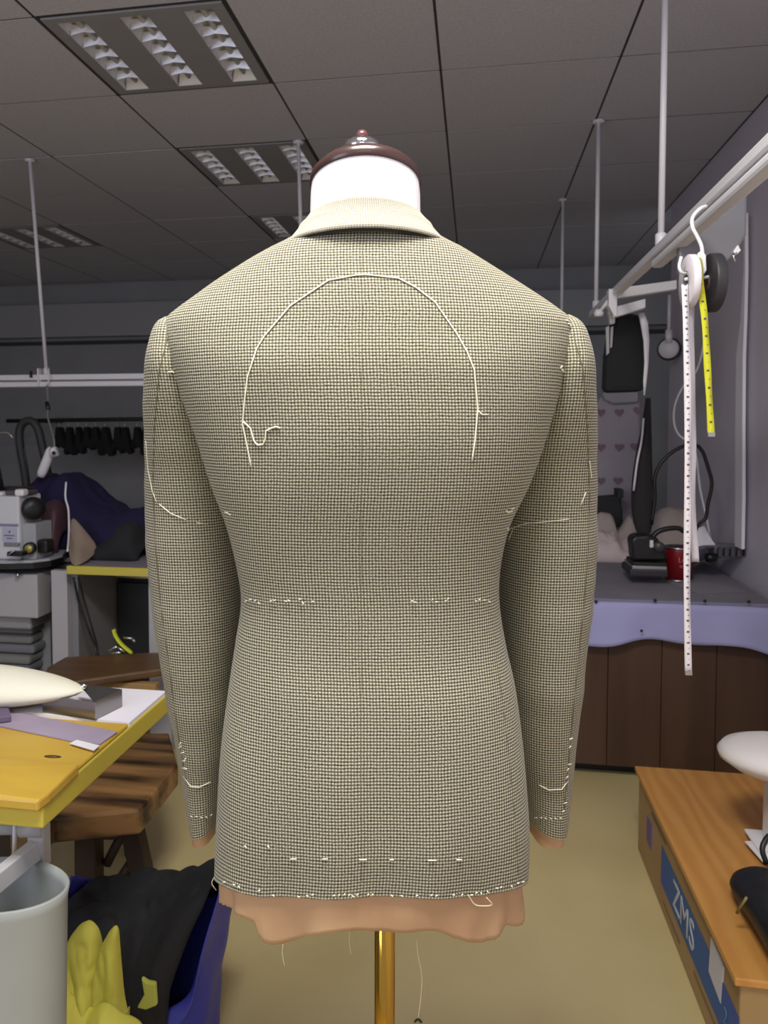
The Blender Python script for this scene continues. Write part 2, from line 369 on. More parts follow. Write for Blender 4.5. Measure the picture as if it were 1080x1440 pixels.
def ribbon(name, pts, wd, m, label, ticks, cat='tape', Y=YT, tickm=None, step=.012, endm=None):
    path = smooth_path([P(x, y, Y=yy) for x, y, yy in pts], 60)
    t = thing(name, path[-1], label, cat); b = MB(); vs = []
    xd = W(1, 0, 0)
    for i, p in enumerate(path):
        q = xd*(wd/2); tw = Vector((0, .0015*math.sin(i*.3), 0)); vs += [p-q-tw, p+q+tw]
    b.add(vs, [(2*i, 2*i+1, 2*i+3, 2*i+2) for i in range(len(path)-1)], True)
    b.build('band', m, t, thick=.0009)
    tk = MB(); L = 0; nxt = 0; fwd = W(0, -1, 0)*.0009
    k = 0
    for a, c in zip(path, path[1:]):
        d = (c-a); 
        while nxt < L+d.length:
            p = a+d*((nxt-L)/d.length)+fwd; hw = wd*(.10 if k % 2 else .20); hh = .0007 if k % 2 else .0017; off = xd*wd*(.16 if k % 2 else .04)
            tk.add([p-xd*hw+off+Vector((0, 0, hh)), p+xd*hw+off+Vector((0, 0, hh)), p+xd*hw+off-Vector((0, 0, hh)), p-xd*hw+off-Vector((0, 0, hh))], [(0, 3, 2, 1)])
            nxt += step; k += 1
        L += d.length
    if ticks: tag(tk.build('printed_scale', tickm or m_ink, t, thick=.0002), kind='stuff')
    if endm:
        p = path[-1]; B(p-xd*wd/2+Vector((0, -.002, -.004)), p+xd*wd/2+Vector((0, .002, .004))).build('metal_end', endm, t)
    return t
ribbon('measuring_tape', [(963, 400, YT-.02), (965, 460, YT-.03), (967, 560, YT-.03), (967, 700, YT-.03), (966, 820, YT-.03), (968, 946, YT-.03)], .0125, mat('tape_w2', (226, 220, 226), .5), 'long white measuring tape hanging down past the table edge', True, 'measuring tape', step=.0105, endm=m_metal)
ribbon('hanging_tape', [(973, 405, YT+.0), (971, 470, YT+.0), (973, 560, YT-.0), (974, 620, YT-.0), (973, 700, YT-.0), (978, 790, YT)], .0135, mat('tape_w3', (204, 198, 206), .6), 'plain white tape hanging close behind the long measuring tape', False, 'tape')
ribbon('measuring_tape', [(977, 361, YT-.005), (983, 366, YT-.02), (985, 400, YT-.025), (991, 450, YT-.022), (995, 520, YT-.02), (998, 570, YT-.02), (1000, 611, YT-.02)], .0125, mat('tape_y', (205, 205, 40), .5), 'short yellow measuring tape hanging between the two tape rolls', True, 'measuring tape', step=.016, endm=m_metal)
# white cord behind the tapes and wall hook
tag(MB().tube(smooth_path([P(993, 470, Y=3.6), P(980, 520, Y=3.6), P(960, 545, Y=3.6), P(949, 570, Y=3.6), P(948, 595, Y=3.6), P(955, 612, Y=3.6), P(975, 628, Y=3.58), P(985, 690, Y=3.55), P(995, 735, Y=3.5), P(1001, 772, Y=3.42)], 50), .005, 8).build('white_string', m_white), 'thin white string looping down behind the hanging tapes', 'string')
wh = thing('wall_hook', P(940, 490, X=1.06), 'white round suction wall hook with upright rod on grey wall', 'hook')
c = P(941, 491, X=1.03)
MB().lathe([(.062, 0), (.062, .006), (.05, .018), (.002, .022)], c, 32, axis=(-.45, -.89, 0)).build('rubber_rim', mat('rim_dark', (60, 58, 62), .5), wh)
MB().lathe([(.05, .012), (.052, .02), (.048, .03), (.002, .034)], c, 32, axis=(-.35, -.93, 0)).build('cap', m_white, wh)
B(c+Vector((.0, .0, -.02)), Vector((XMAX, c.y+.04, c.z+.02))).build('wall_plate', m_white, wh, bevel=.003)
q = c+Vector((-.01, -.028, 0))
MB().tube([q+Vector((0, 0, .03)), q+Vector((0, 0, .10))], .018, 12).build('socket', m_white, wh)
MB().tube([q+Vector((0, 0, .09)), q+Vector((0, 0, .285))], [.009, .009], 10).build('rod', m_white, wh)

# ---------------------------------------------------------------- back right: sleeve bag, hearts cover, dark strip
m_cloth_black = mat('black_cloth', (30, 32, 34), .9, bump=.3, scale=20)
def slab_px(pl, Y, d, name, m, parent=None, bevel=.01, **k):
    return MB().prism([P(x, y, Y=Y) for x, y in pl], (0, d, 0)).build(name, m, parent, bevel=bevel, **k)
t = thing('sleeve_board_cover', P(877, 550, Y=2.95), 'black padded cover hanging from the rail bracket', 'cover')
slab_px([(866, 446), (872, 440), (900, 440), (908, 470), (910, 520), (908, 550), (850, 552), (852, 500), (858, 462)], 2.95, .09, 'pad', m_cloth_black, t, .03)
slab_px([(852, 460), (857, 458), (857, 496), (853, 500)], 2.94, .012, 'strap', mat('grey_strap', (170, 170, 174), .6), t, .002)
slab_px([(859, 460), (863, 458), (861, 488), (858, 490)], 2.94, .012, 'strap', mat('grey_strap', (170, 170, 174), .6), t, .002)
slab_px([(855, 436), (866, 436), (865, 455), (858, 456)], 2.93, .03, 'strap_clip', m_rail, t, .004)
rb = MB(); pts = [P(x, y, Y=2.9) for x, y in [(902, 440), (906, 455), (909, 480), (909, 510), (907, 535), (906, 556)]]
wds = [.010, .013, .010, .007, .006, .002]; pth = pts; vs = []
for p, wd in zip(pth, wds): vs += [p-Vector((wd, 0, 0)), p+Vector((wd, 0, 0))]
rb.add(vs, [(2*i, 2*i+1, 2*i+3, 2*i+2) for i in range(5)], True)
tag(rb.build('ribbon', m_rail, thick=.003), 'narrow white ribbon hanging right of the black padded cover', 'ribbon')
m_heart_cloth = mat('heart_cloth', (176, 168, 176), .8)
t = thing('ironing_board', P(868, 925, Y=4.42), 'ironing board with pale heart print cover standing behind table', 'ironing board')
slab_px([(846, 556), (860, 550), (895, 550), (901, 560), (901, 590), (901, 915), (832, 915), (832, 600), (838, 570)], 4.42, .05, 'board', m_heart_cloth, t, .015); hbo = COL.objects[-1]
slab_px([(846, 553), (862, 546), (896, 547), (899, 556), (898, 566), (862, 568), (850, 562)], 4.38, .06, 'padded_rim', mat('rim_cloth', (170, 168, 172), .8), t, .012)
m_heart = mat('heart_print', (142, 116, 128), .8)
for (x, y) in [(845, 580), (871, 580), (897, 577), (845, 629), (871, 629), (893, 628), (845, 676), (869, 676)]:
    hb = MB(); c = P(x, y, Y=4.415); vs = []
    for k in range(20):
        a = 2*PI*k/20; vs.append(c+Vector((.0016*16*math.sin(a)**3, 0, .0016*(13*math.cos(a)-5*math.cos(2*a)-2*math.cos(3*a)-math.cos(4*a)))))
    hb.prism(vs, (0, -.002, 0)); hb.build('heart', m_heart, hbo)
t = thing('garment', P(900, 750, Y=3.5), 'dark slim garment hanging behind the iron with pale edge', 'garment')
def garm(a, b):
    pl = spline([[560, 908, 915], [600, 903, 915], [650, 893, 916], [700, 888, 917], [735, 890, 918], [756, 898, 914]], 20)
    j = min(19, int(b*19+.001)); y, x0, x1 = pl[j]; 
    th = 2*PI*a; c = (x0+x1)/2; p = P(c+(x1-x0)/2*math.cos(th), y, Y=3.5); p.y += .03*math.sin(th); p.x += .004*math.sin(3*th+b*5); return p
MB().grid(garm, 16, 20, closed=True).build('cloth', mat('dark_garment', (50, 46, 48), .9, bump=.2, scale=14), t)
MB().tube(smooth_path([P(905, 588, Y=3.46), P(902, 620, Y=3.46), P(896, 650, Y=3.45), P(891, 690, Y=3.45)], 12), .005, 6).build('pale_edge', m_rail, t)
slab_px([(832, 700), (874, 697), (877, 740), (832, 748)], 4.18, .10, 'dark_box', mat('dark_box', (44, 42, 44), .7)); bx = COL.objects[-1]
tag(bx, 'low dark box behind crumpled cloth on right table', 'box')
B(P(869, 700, Y=4.16), P(876, 688, Y=4.18)+Vector((0, .1, 0))).build('upright', mat('dark_box2', (58, 56, 56), .7), bx)

# ---------------------------------------------------------------- right table
m_tt = mat('table_felt', (128, 124, 134), .85, c2=(136, 132, 142), scale=5, bump=.05)
m_skirt = mat('lilac_cloth', (160, 160, 206), .8, c2=(168, 168, 212), scale=3, bump=.1)
m_dkwood = mat('dark_wood', (66, 44, 32), .5, c2=(84, 60, 44), scale=1.2, stretch=(7, 7, .7), detail=6)
TX0, TX1, TY0, TY1, TZ = -.1, 1.06, 2.82, 4.35, .67
t = thing('cutting_table', ((TX0+TX1)/2, 3.5, 0), 'large cutting table with grey felt top and dark wood base', 'table')
B((TX0, TY0, TZ-.05), (TX1, TY1, TZ)).build('table_top', m_tt, t, bevel=.006)
n = 6
for k in range(n):
    a = TX0+.03+(TX1-TX0-.04)*k/n; b_ = TX0+.03+(TX1-TX0-.04)*(k+1)/n-.002
    B((a, TY0+.03, .05), (b_, TY0+.05, TZ-.05)).build('front_panel', m_dkwood, t, bevel=.002)
B((TX0+.03, TY0+.05, .05), (TX1-.02, TY1-.05, TZ-.05)).build('base_body', mat('dark_inner', (40, 30, 22), .7), t)
B((TX0+.08, TY0+.10, 0), (TX1-.05, TY1-.1, .05)).build('plinth', m_black, t)
def skirt(a, b):
    x = TX0-.005+(TX1-TX0+.005)*a
    low = .525+.012*math.sin(a*9+1)+.010*math.sin(a*23)-.02*max(0, a-.75)*4
    z = TZ+.004-(TZ+.004-low)*b
    y = TY0-.006-.010*b*(1+math.sin(a*38)*.5+math.sin(a*15+1)*.7)-.006*noise.noise(Vector((a*12, b*2, 0)))*b
    if b == 0: y = TY0+.02; z = TZ+.004
    return Vector((x, y, z))
sk = MB().grid(skirt, 120, 12).build('tablecloth', m_skirt, thick=.003); tag(sk, 'lilac cloth pinned along the front edge of cutting table', 'tablecloth')
for (x, y) in [(838, 846), (921, 844), (991, 845), (1053, 846)]:
    p = P(x, y, Y=TY0-.012); MB().lathe([(.001, 0), (.006, 0), (.006, .003), (.001, .005)], p, 10, axis=(0, -1, 0)).build('pin', m_black, sk)
p = P(902, 887, Y=TY0-.03); MB().lathe([(.001, 0), (.005, 0), (.005, .003), (.001, .005)], p, 10, axis=(0, -1, 0)).build('pin', m_black, sk)
# red tin
def heap(xs, z0, y0, y1, amp, seed, nu=50, nv=26, pw=.6, freq=9):
    # xs: [(X, ztop)]
    sp = spline([list(q) for q in xs], nu)
    def f(a, b):
        X, zt = sp[min(nu-1, int(a*(nu-1)+.5))]; s = 2*b-1
        e = max(0., 1-abs(s)**2.2)**pw; ee = min(1, 8*a, 8*(1-a))**.5
        z = z0+max(0, (zt-z0))*e
        y = (y0+y1)/2+(y1-y0)/2*s*(.75+.25*ee)
        k = noise.noise(Vector((X*freq, y*freq, seed)))*amp+abs(noise.noise(Vector((X*freq*2.2+z*9, y*freq*2, seed+9))))*amp*.8
        return Vector((X+k*.5*e, y+k*.5*e, max(z0, z+k*e)))
    return MB().grid(f, nu, nv)
m_red = mat('tin_red', (132, 22, 30), .35)
c = P(953, 815, Z=TZ); rt = thing('red_tin', c, 'red tin can with open silver rim on the cutting table', 'tin')
R = .056
MB().lathe([(R, .004), (R, .125), (R*.985, .132)], c, 32).build('can', m_red, rt); can_ = COL.objects[-1]
MB().lathe([(R*.97, .13), (R*1.02, .131), (R*1.02, .138), (R*.93, .139), (R*.93, .118), (.001, .118)], c, 32).build('rim', m_metal, rt)
MB().lathe([(R*.98, 0), (R*1.02, .001), (R*1.02, .005), (R*.99, .008)], c, 32).build('bottom_rim', m_metal, rt)
fw = W(0, -1, 0); rg = W(1, 0, 0)
textmesh('Love', .03, 'lettering', mat('letter_pink', (196, 130, 136), .5), can_, face_m(c+fw*(R+.001)+rg*.005+Vector((0, 0, .09)), rg, (0, 0, 1)), ext=.001)
textmesh('sweet', .02, 'lettering', mat('letter_pink', (196, 130, 136), .5), can_, face_m(c+fw*(R+.001)+rg*.005+Vector((0, 0, .066)), rg, (0, 0, 1)), ext=.001)
# iron on its stand
c = P(912, 806, Z=TZ); ir = thing('steam_iron', c, 'black steam iron standing on dark metal plate beside tin', 'iron')
def ibox(x0, x1, y0, y1, Yf, d, nm, m, bev=.006): return B(P(x0, y1, Y=Yf), P(x1, y0, Y=Yf)+Vector((0, d, 0))).build(nm, m, ir, bevel=bev)
ibox(886, 940, 802, 811, 3.12, .18, 'rest_plate', mat('plate_dark', (50, 48, 52), .5))
ibox(889, 938, 797, 801, 3.13, .16, 'sole_plate', m_metal, .002)
ibox(891, 938, 792, 796, 3.13, .15, 'heat_shield', mat('shield', (30, 32, 30), .5), .002)
MB().prism([P(x, y, Y=3.14) for x, y in [(888, 760), (893, 754), (910, 753), (925, 756), (932, 770), (938, 778), (938, 789), (891, 789)]], (0, .10, 0)).build('body', m_black, ir, bevel=.012)
MB().tube(smooth_path([P(915, 762, Y=3.16), P(922, 750, Y=3.16), P(936, 744, Y=3.16), P(955, 743, Y=3.16), P(962, 748, Y=3.16)], 16), .010, 10).build('handle', m_black, ir)
B(P(914, 770, Y=3.13), P(919, 760, Y=3.13)+Vector((0, .01, 0))).build('label_plate', m_white, ir, bevel=.001)
MB().lathe([(.02, 0), (.02, .02), (.002, .022)], P(926, 768, Y=3.13), 16, axis=(0, -1, 0)).build('dial', mat('dial', (70, 68, 70), .3), ir)
# black power cord loop
tag(MB().tube(smooth_path([P(916, 738, Y=3.3), P(921, 700, Y=3.3), P(921, 670, Y=3.3), P(932, 648, Y=3.3), P(955, 630, Y=3.3), P(977, 625, Y=3.3), P(987, 633, Y=3.3), P(995, 655, Y=3.3), P(1001, 680, Y=3.3), P(995, 712, Y=3.3), P(992, 730, Y=3.3), P(981, 739, Y=3.3), P(981, 755, Y=3.28), P(985, 765, Z=.685)], 70), .0075, 8).build('power_cord', m_black, ir))
# power strip
c = P(1030, 786, Z=TZ)
ps = thing('power_strip', c, 'grey multi socket power strip lying at right of table', 'power strip')
MB().prism([P(1004, 786, Y=3.28), P(1004, 770, Y=3.28), P(1012, 766, Y=3.28), P(1052, 768, Y=3.34), P(1062, 786, Y=3.34)], (0, .07, .0)).build('housing', mat('strip_grey', (128, 126, 134), .5), ps, bevel=.004)
for x in (1013, 1022, 1031, 1040, 1050):
    B(P(x-2.6, 783, Y=3.262), P(x+2.6, 772, Y=3.262)+Vector((0, .03, 0)), rx=0).build('socket', mat('sock', (84, 82, 90), .5), ps, bevel=.001)
MB().lathe([(.018, -.02), (.02, 0), (.016, .02)], P(1000, 784, Y=3.27), 12, axis=(1, .1, 0)).build('plug', m_black, ps)
m_cream = mat('cream_cloth', (206, 192, 184), .9, bump=.2, scale=12)
m_pink = mat('pink_cloth', (214, 196, 196), .9, bump=.2, scale=12)
def hp_px(pts, Y, z0=TZ): return [(P(x, y, Y=Y).x, P(x, y, Y=Y).z) for x, y in pts]
tag(heap(hp_px([(900, 762), (912, 745), (925, 722), (940, 715), (960, 718), (985, 735), (1000, 755), (1004, 775)], 4.05), TZ+.001, 3.9, 4.2, .02, 3).build('cloth_pile', m_cream, thick=.003), 'rounded cream cloth heap behind the black iron', 'cloth')
tag(heap(hp_px([(828, 758), (836, 748), (850, 752), (862, 752), (872, 762), (884, 766), (892, 772)], 3.75), TZ+.001, 3.62, 3.86, .03, 8, freq=14).build('cloth_pile', m_pink, thick=.003), 'crumpled pale pink cloth lying beside the right sleeve', 'cloth')
tag(heap(hp_px([(828, 745), (835, 728), (852, 724), (862, 728), (867, 745), (885, 725), (892, 740), (900, 760)], 4.05), TZ+.001, 3.95, 4.12, .02, 18, freq=12).build('cloth_pile', mat('beige_c', (186, 172, 166), .9), thick=.003), 'beige folded cloth heap at the back left of cutting table', 'cloth')
# white paper, crumpled, standing folded
pb = MB()
A = [P(983, 742, Y=3.2), P(990, 740, Y=3.22), P(998, 755, Y=3.2), P(1006, 766, Y=3.16), P(1000, 782, Z=TZ+.02), P(983, 790, Z=TZ+.01), P(968, 800, Z=TZ+.006), P(972, 770, Y=3.15), P(990, 766, Y=3.17)]
pb.add(A, [(0, 1, 2, 8), (2, 3, 4, 8), (8, 4, 5), (0, 8, 5, 7), (7, 5, 6)])
tag(pb.build('paper_sheet', mat('paper', (224, 220, 232), .7), thick=.003), 'folded white paper standing behind the hanging tapes', 'paper')
tag(B((.80, 3.02, TZ+.001), (1.0, 3.2, TZ+.003), rz=.3).build('felt_patch', mat('patch', (140, 136, 146), .9)), 'flat grey cloth scrap lying right of the red tin', 'cloth')

# ---------------------------------------------------------------- cardboard box with wooden top, lower right
m_card = mat('cardboard', (172, 142, 96), .8, c2=(160, 130, 86), scale=4, bump=.05)
bx = thing('cardboard_box', (.9, 1.93, 0), 'long cardboard box with blue printed stripe under wooden board', 'box')
BX, BY0, BY1, BZ = .505, 1.49, 2.385, .24
B((BX, BY0, 0), (1.06, BY1, BZ)).build('carton', m_card, bx, bevel=.004)
m_blue = mat('blue_print', (38, 92, 150), .6, c2=(52, 76, 160), scale=2)
sb = MB(); sb.add([(BX-.0015, 1.47+.02, .075), (BX-.0015, 2.09, .075), (BX-.0015, 2.09, .175), (BX-.0015, 1.49, .175)], [(0, 1, 2, 3)]); sbo = sb.build('blue_stripe', m_blue, bx, thick=.001)
textmesh('ZMS', .10, 'lettering', mat('print_white', (186, 190, 196), .6), sbo, face_m((BX-.003, 1.87, .125), (0, -1, 0), (0, 0, 1)), ext=.0006)
textmesh('2', .05, 'lettering', mat('print_faint', (84, 120, 160), .6), sbo, face_m((BX-.003, 1.56, .12), (0, -1, 0), (0, 0, 1)), ext=.0006)
B((BX-.003, 2.2, .10), (BX, 2.26, .17)).build('purple_mark', mat('purple_mark', (110, 92, 128), .7), bx)
B((BX-.003, 1.585, .13), (BX, 1.665, .215), rx=.12).build('paper_label', mat('label_paper', (205, 202, 205), .6), bx)
for z, ya in ((.20, 2.05), (.035, 1.9), (.05, 1.62)): B((BX-.002, ya, z), (BX, ya+.16, z+.006)).build('scuff_tape', mat('scuff', (120, 98, 68), .8), bx)
m_oak = mat('oak_board', (196, 142, 74), .45, c2=(186, 130, 64), scale=2.4, stretch=(3.2, .8, 3), kind='wave', lo=.1, hi=.9)
bo = B((BX-.012, BY0-.008, BZ+.002), (1.065, BY1+.004, BZ+.018)).build('wooden_board', m_oak, bevel=.003); tag(bo, 'honey coloured wooden board lying on the cardboard box', 'board')
B((.78, 1.56, BZ+.0195), (1.06, 1.98, BZ+.024)).build('wood_sheet', mat('thin_ply', (200, 150, 80), .4, c2=(188, 136, 66), scale=3, stretch=(3, .8, 3), kind='wave'), ); tag(COL.objects[-1], 'thin plywood sheet on the board under the black bag', 'sheet')
tag(MB().prism([P(1047, 1184, Z=.27), P(1080, 1183, Z=.27), P(1110, 1230, Z=.27), P(1072, 1212, Z=.27)], (0, 0, .002)).build('paper_slip', m_white), 'white paper slip by the foot of the pressing post', 'paper')
# sleeve pressing pad on post
c = P(1095, 1190, Z=.27); pd = thing('pressing_stand', c, 'white oval pressing pad on a post at right edge', 'pressing stand')
q = P(1100, 1066, Y=c.y)
MB().lathe([(.002, -.045), (.05, -.043), (.11, -.028), (.142, -.006), (.146, .008), (.135, .022), (.10, .034), (.05, .039), (.001, .04)], (q.x, q.y, q.z), 40, sx=1, sy=.8).build('pad', mat('pad_cream', (226, 220, 220), .8), pd)
B((c.x-.03, c.y-.025, c.z), (c.x+.05, c.y+.025, q.z-.03)).build('post', m_white, pd, bevel=.004)
B((c.x-.06, c.y-.06, c.z), (c.x+.1, c.y+.06, c.z+.008)).build('foot_plate', m_white, pd, bevel=.003)
# black bag
def bag(a, b):
    th = 2*PI*a
    prof = spline([[0, .09], [.15, .125], [.5, .13], [.8, .10], [1, .012]], 20); k = min(19, int(b*19+.001)); r = prof[k][1]
    x = r*1.1*math.cos(th); y = r*1.6*math.sin(th); z = .115*b
    nn = noise.noise(Vector((math.cos(th)*1.5, math.sin(th)*1.5, b*3)))*.03
    return Vector((.885+x*(1+nn*6), 1.58+y*(1+nn*5), .262+z+nn*.3*b))
c = thing('black_bag', (.885, 1.58, .262), 'slumped black bag on the wooden board at right edge', 'bag')
bgm = mat('bag_black', (24, 26, 30), .45, bump=.4, scale=9)
def bag_poly():
    b = MB()
    base = [P(x, y, Z=.275) for x, y in [(1008, 1247), (1040, 1285), (1072, 1345), (1110, 1420), (1180, 1400), (1170, 1260), (1080, 1240), (1030, 1232)]]
    top = [P(x, y, Z=zz) for x, y, zz in [(1022, 1232, .30), (1046, 1262, .33), (1076, 1310, .34), (1120, 1370, .34), (1170, 1360, .33), (1150, 1225, .33), (1080, 1207, .33), (1038, 1207, .33)]]
    n = 8; ctr = sum(top, Vector())/n+Vector((0, 0, .02))
    b.add(base+top+[ctr], [(i, (i+1) % n, n+(i+1) % n, n+i) for i in range(n)]+[(n+i, n+(i+1) % n, 2*n) for i in range(n)]+[tuple(range(n))[::-1]], True)
    return b
bag_poly().build('bag_body', bgm, c, sub=2)
MB().tube([P(1036, 1284, Z=.30), P(1050, 1262, Z=.345)], .003, 6).build('gold_zip', mat('zip_gold', (150, 130, 80), .4, .5), c)
MB().tube(smooth_path([P(1078, 1215, Z=.33), P(1072, 1192, Z=.36), P(1085, 1175, Z=.38), P(1100, 1215, Z=.33)], 14), .006, 8).build('handle', bgm, c)

# ================================================================ LEFT SIDE
m_yel = mat('yellow_wood', (192, 158, 62), .4, c2=(176, 134, 52), scale=2, stretch=(1, 4, 1), detail=5)
m_yedge = mat('yellow_edge', (190, 172, 66), .5)
NX, NY0, NY1, NZ = -.625, 1.0, 1.462, .75
t = thing('work_table', (-1.1, 1.25, 0), 'yellow wooden work table with white far section at left edge', 'table')
B((-1.6, NY0, NZ-.045), (NX, NY1, NZ-.006)).build('table_top', m_yedge, t, bevel=.003)
B((-1.6, NY0+.0, NZ-.006), (NX-.002, 1.285, NZ+.002)).build('yellow_board', m_yel, t, bevel=.004)
MB().prism([(-1.6, 1.34, NZ-.006), (-.90, 1.31, NZ-.006), (NX-.003, 1.29, NZ-.006), (NX-.003, NY1-.002, NZ-.006), (-1.6, NY1-.002, NZ-.006)], (0, 0, .007)).build('white_panel', mat('white_lam', (226, 222, 232), .45), t)
MB().prism([(-1.0, NY0-.004, NZ-.006), (-.93, NY0-.010, NZ-.014), (NX+.0, NY0-.012, NZ-.014), (NX+.004, NY0+.01, NZ-.012), (NX+.003, NY0+.10, NZ-.008), (-1.6, NY0+.1, NZ-.008), (-1.6, NY0-.004, NZ-.006)], (0, 0, .018)).build('raised_lip', m_yel, t, bevel=.004)
for x, y in ((-1.5, 1.05), (-1.5, 1.4), (-1.0, 1.40)):
    B((x-.03, y-.03, 0), (x+.03, y+.03, NZ-.045)).build('leg', mat('greyleg', (80, 76, 70), .6), t)
for x, y in ((62, 1064), (45, 1078)):
    p = P(x+12, y, Z=NZ+.002); MB().lathe([(.001, .0), (.012, .0), (.001, .0012)], p, 12, sx=1.3, sy=.5).build('knot', mat('knot', (96, 62, 24), .5), t)
m_lilac = mat('lilac_mat', (146, 132, 150), .6, c2=(160, 148, 168), scale=5)
tag(MB().prism([P(x, y, Z=NZ+.003) for x, y in [(-10, 1003), (30, 1004), (165, 1030), (140, 1048), (100, 1043), (0, 1022)]], (0, 0, .002)).build('cutting_mat', m_lilac), 'translucent lilac strip laid between white and yellow table halves', 'mat')
tag(MB().prism([P(x, y, Z=NZ+.006) for x, y in [(98, 1046), (108, 1041), (140, 1049), (132, 1056)]], (0, 0, .001)).build('paper_slip', m_white), 'small white slip on yellow wood near the lilac strip', 'paper')
tag(MB().prism([P(x, y, Z=NZ+.006) for x, y in [(-20, 1003), (12, 1001), (16, 1015), (-20, 1020)]], (0, 0, .012)).build('purple_block', mat('purp', (96, 84, 108), .6), bevel=.002), 'small dark purple block under the pressing pad tip', 'block')
# pressing pad (long tapered) with metal base
c = P(60, 985, Z=NZ+.001); pp = thing('pressing_pad', c, 'long cream tapered pressing pad on steel base, left edge', 'pressing pad')
def padf(a, b):
    th = 2*PI*a; s = b
    r = math.sin(PI*min(1, max(.0001, s))**.9*.999)**.55 if 0 < s < 1 else .0
    xl = P(-150, 965, Y=1.35); xr = P(117, 972, Y=1.33); ctr = xl.lerp(xr, s)
    rz = .050*r*(1.05-.35*s); ry = .075*r
    return Vector((ctr.x, ctr.y+ry*math.cos(th), ctr.z-.0+rz*math.sin(th)*(1 if math.sin(th) > 0 else .75)))
MB().grid(padf, 32, 40, closed=True).build('pad', mat('pad_cream2', (222, 218, 200), .8, bump=.04, scale=30), pp)
a, b_, c2, d = [P(x, y, Z=NZ+.001) for x, y in [(60, 1002), (134, 1013), (172, 994), (110, 985)]]
z = Vector((0, 0, .034)); mb = MB(); mb.prism([a, b_, c2, d], (0, 0, .001)); mb.prism([a, b_, b_+z, a+z], (0, .0015, 0)); mb.prism([b_, c2, c2+z, b_+z], (-.0015, 0, 0)); mb.prism([a+z*.98+Vector((.10, .0, 0)), b_+z, c2+z, d+z], (0, 0, .0012))
mb.build('steel_base', mat('brushed', (150, 148, 146), .25, .9), pp)
MB().lathe([(.001, 0), (.007, 0), (.007, .008), (.001, .01)], P(118, 968, Z=NZ+.04), 12).build('screw', m_chrome, pp)
B((-.99, 1.32, NZ+.001), (-.90, 1.36, NZ+.05)).build('pad_support', m_metal, pp)

# laundry bin
m_bin = mat('bin_grey', (156, 160, 156), .45, c2=(146, 150, 146), scale=3)
bc = Vector((-.735, .97, 0)); bt = thing('laundry_bin', bc, 'grey plastic bin with handle frame at lower left corner', 'bin')
bc = W(-.528, 1.10, 0); bt.location = bc; bt['_w'] = tuple(bc)
pr = [(.085, .002), (.092, .02), (.103, .35), (.110, .60), (.113, .615), (.109, .617), (.104, .60), (.097, .35), (.086, .03), (.001, .03)]
MB().lathe(pr, bc, 48, sx=1.0, sy=.62).build('tub', m_bin, bt)
hgc = P(46, 1166, Y=1.09)
m_h = mat('handle_grey', (176, 176, 178), .4)
a = P(32, 1162, Y=1.1); b_ = P(62, 1162, Y=1.1)
MB().tube([a, b_], .017, 20).build('hinge', m_h, bt)
B(P(38, 1222, Y=1.09), P(60, 1160, Y=1.09)+Vector((0, .025, 0))).build('hinge_arm', m_h, bt, bevel=.004)
MB().tube([P(-60, 1163, Y=1.13), P(28, 1163, Y=1.12)], .0125, 14).build('rear_bar', m_h, bt)
p0 = P(50, 1195, Y=1.06); p1 = P(-40, 1268, Y=.95)
d = (p1-p0).normalized(); up = Vector((0, 0, 1)); sdv = d.cross(up).normalized(); nn = sdv.cross(d)
hb = MB(); hb.add([p+sdv*i*.009+nn*j*.016 for p in (p0, p1) for i in (-1, 1) for j in (-1, 1)], [(0, 1, 3, 2), (4, 6, 7, 5), (0, 4, 5, 1), (2, 3, 7, 6), (0, 2, 6, 4), (1, 5, 7, 3)])
hb.build('front_handle', m_h, bt, bevel=.002)
MB().tube([P(21, 1160, Y=1.10), P(20, 1205, Y=1.12)], .0035, 8).build('wire_strut', m_white, bt)
# foreground slab bench (low)
m_slab = mat('slab_wood', (48, 31, 20), .35, c2=(156, 116, 72), scale=1.6, stretch=(1.0, 9, 9), detail=5, lo=.38, hi=.62)
m_slabd = mat('slab_dark', (46, 32, 22), .6, c2=(58, 42, 28), scale=4)
def bench(name, top, z, th, legs, label, m):
    t = thing(name, (top[0].x, top[0].y, 0), label, 'bench')
    MB().prism([Vector((p.x, p.y, z-th)) for p in top], (0, 0, th)).build('seat_slab', m, t, bevel=.008)
    for a, b, r in legs:
        a = Vector(a); b = Vector(b); d = b-a
        MB().add([q+Vector((i*r, j*r*.8, 0)) for q in (a, b) for i in (-1, 1) for j in (-1, 1)], [(0, 1, 3, 2), (4, 6, 7, 5), (0, 4, 5, 1), (2, 3, 7, 6), (0, 2, 6, 4), (1, 5, 7, 3)]).build('leg', m_slabd, t, bevel=.003)
    return t
Z1 = .36
top = [P(x, y, Z=Z1) for x, y in [(60, 1165), (75, 1150), (196, 1138), (206, 1128), (250, 1074), (238, 1030), (60, 1030), (-60, 1060), (-60, 1160)]]
G = [P(x, y, Z=0) for x, y in [(128, 1330), (205, 1300), (60, 1290)]]
L0 = [(P(122, 1175, Y=1.80).x, 1.80)]
bn = bench('slab_bench', top, Z1, .065, [
    (Vector((P(126, 1290, Y=1.80).x, 1.80, 0)), Vector((P(126, 1170, Y=1.80).x, 1.80, Z1-.05)), .030),
    (Vector((P(212, 1290, Y=1.84).x, 1.84, 0)), Vector((P(178, 1160, Y=1.84).x, 1.84, Z1-.05)), .026),
    (Vector((P(190, 1250, Y=2.10).x, 2.10, 0)), Vector((P(175, 1160, Y=2.10).x, 2.10, Z1-.05)), .024)],
    'low dark wooden slab bench with streaky grain beside left sleeve', m_slab)
for p, q in ((P(150, 1215, Y=1.82), P(172, 1172, Y=1.83)), (P(152, 1262, Y=1.81), P(190, 1205, Y=1.84))):
    MB().tube([p, q], .014, 6).build('brace', m_slabd, bn)
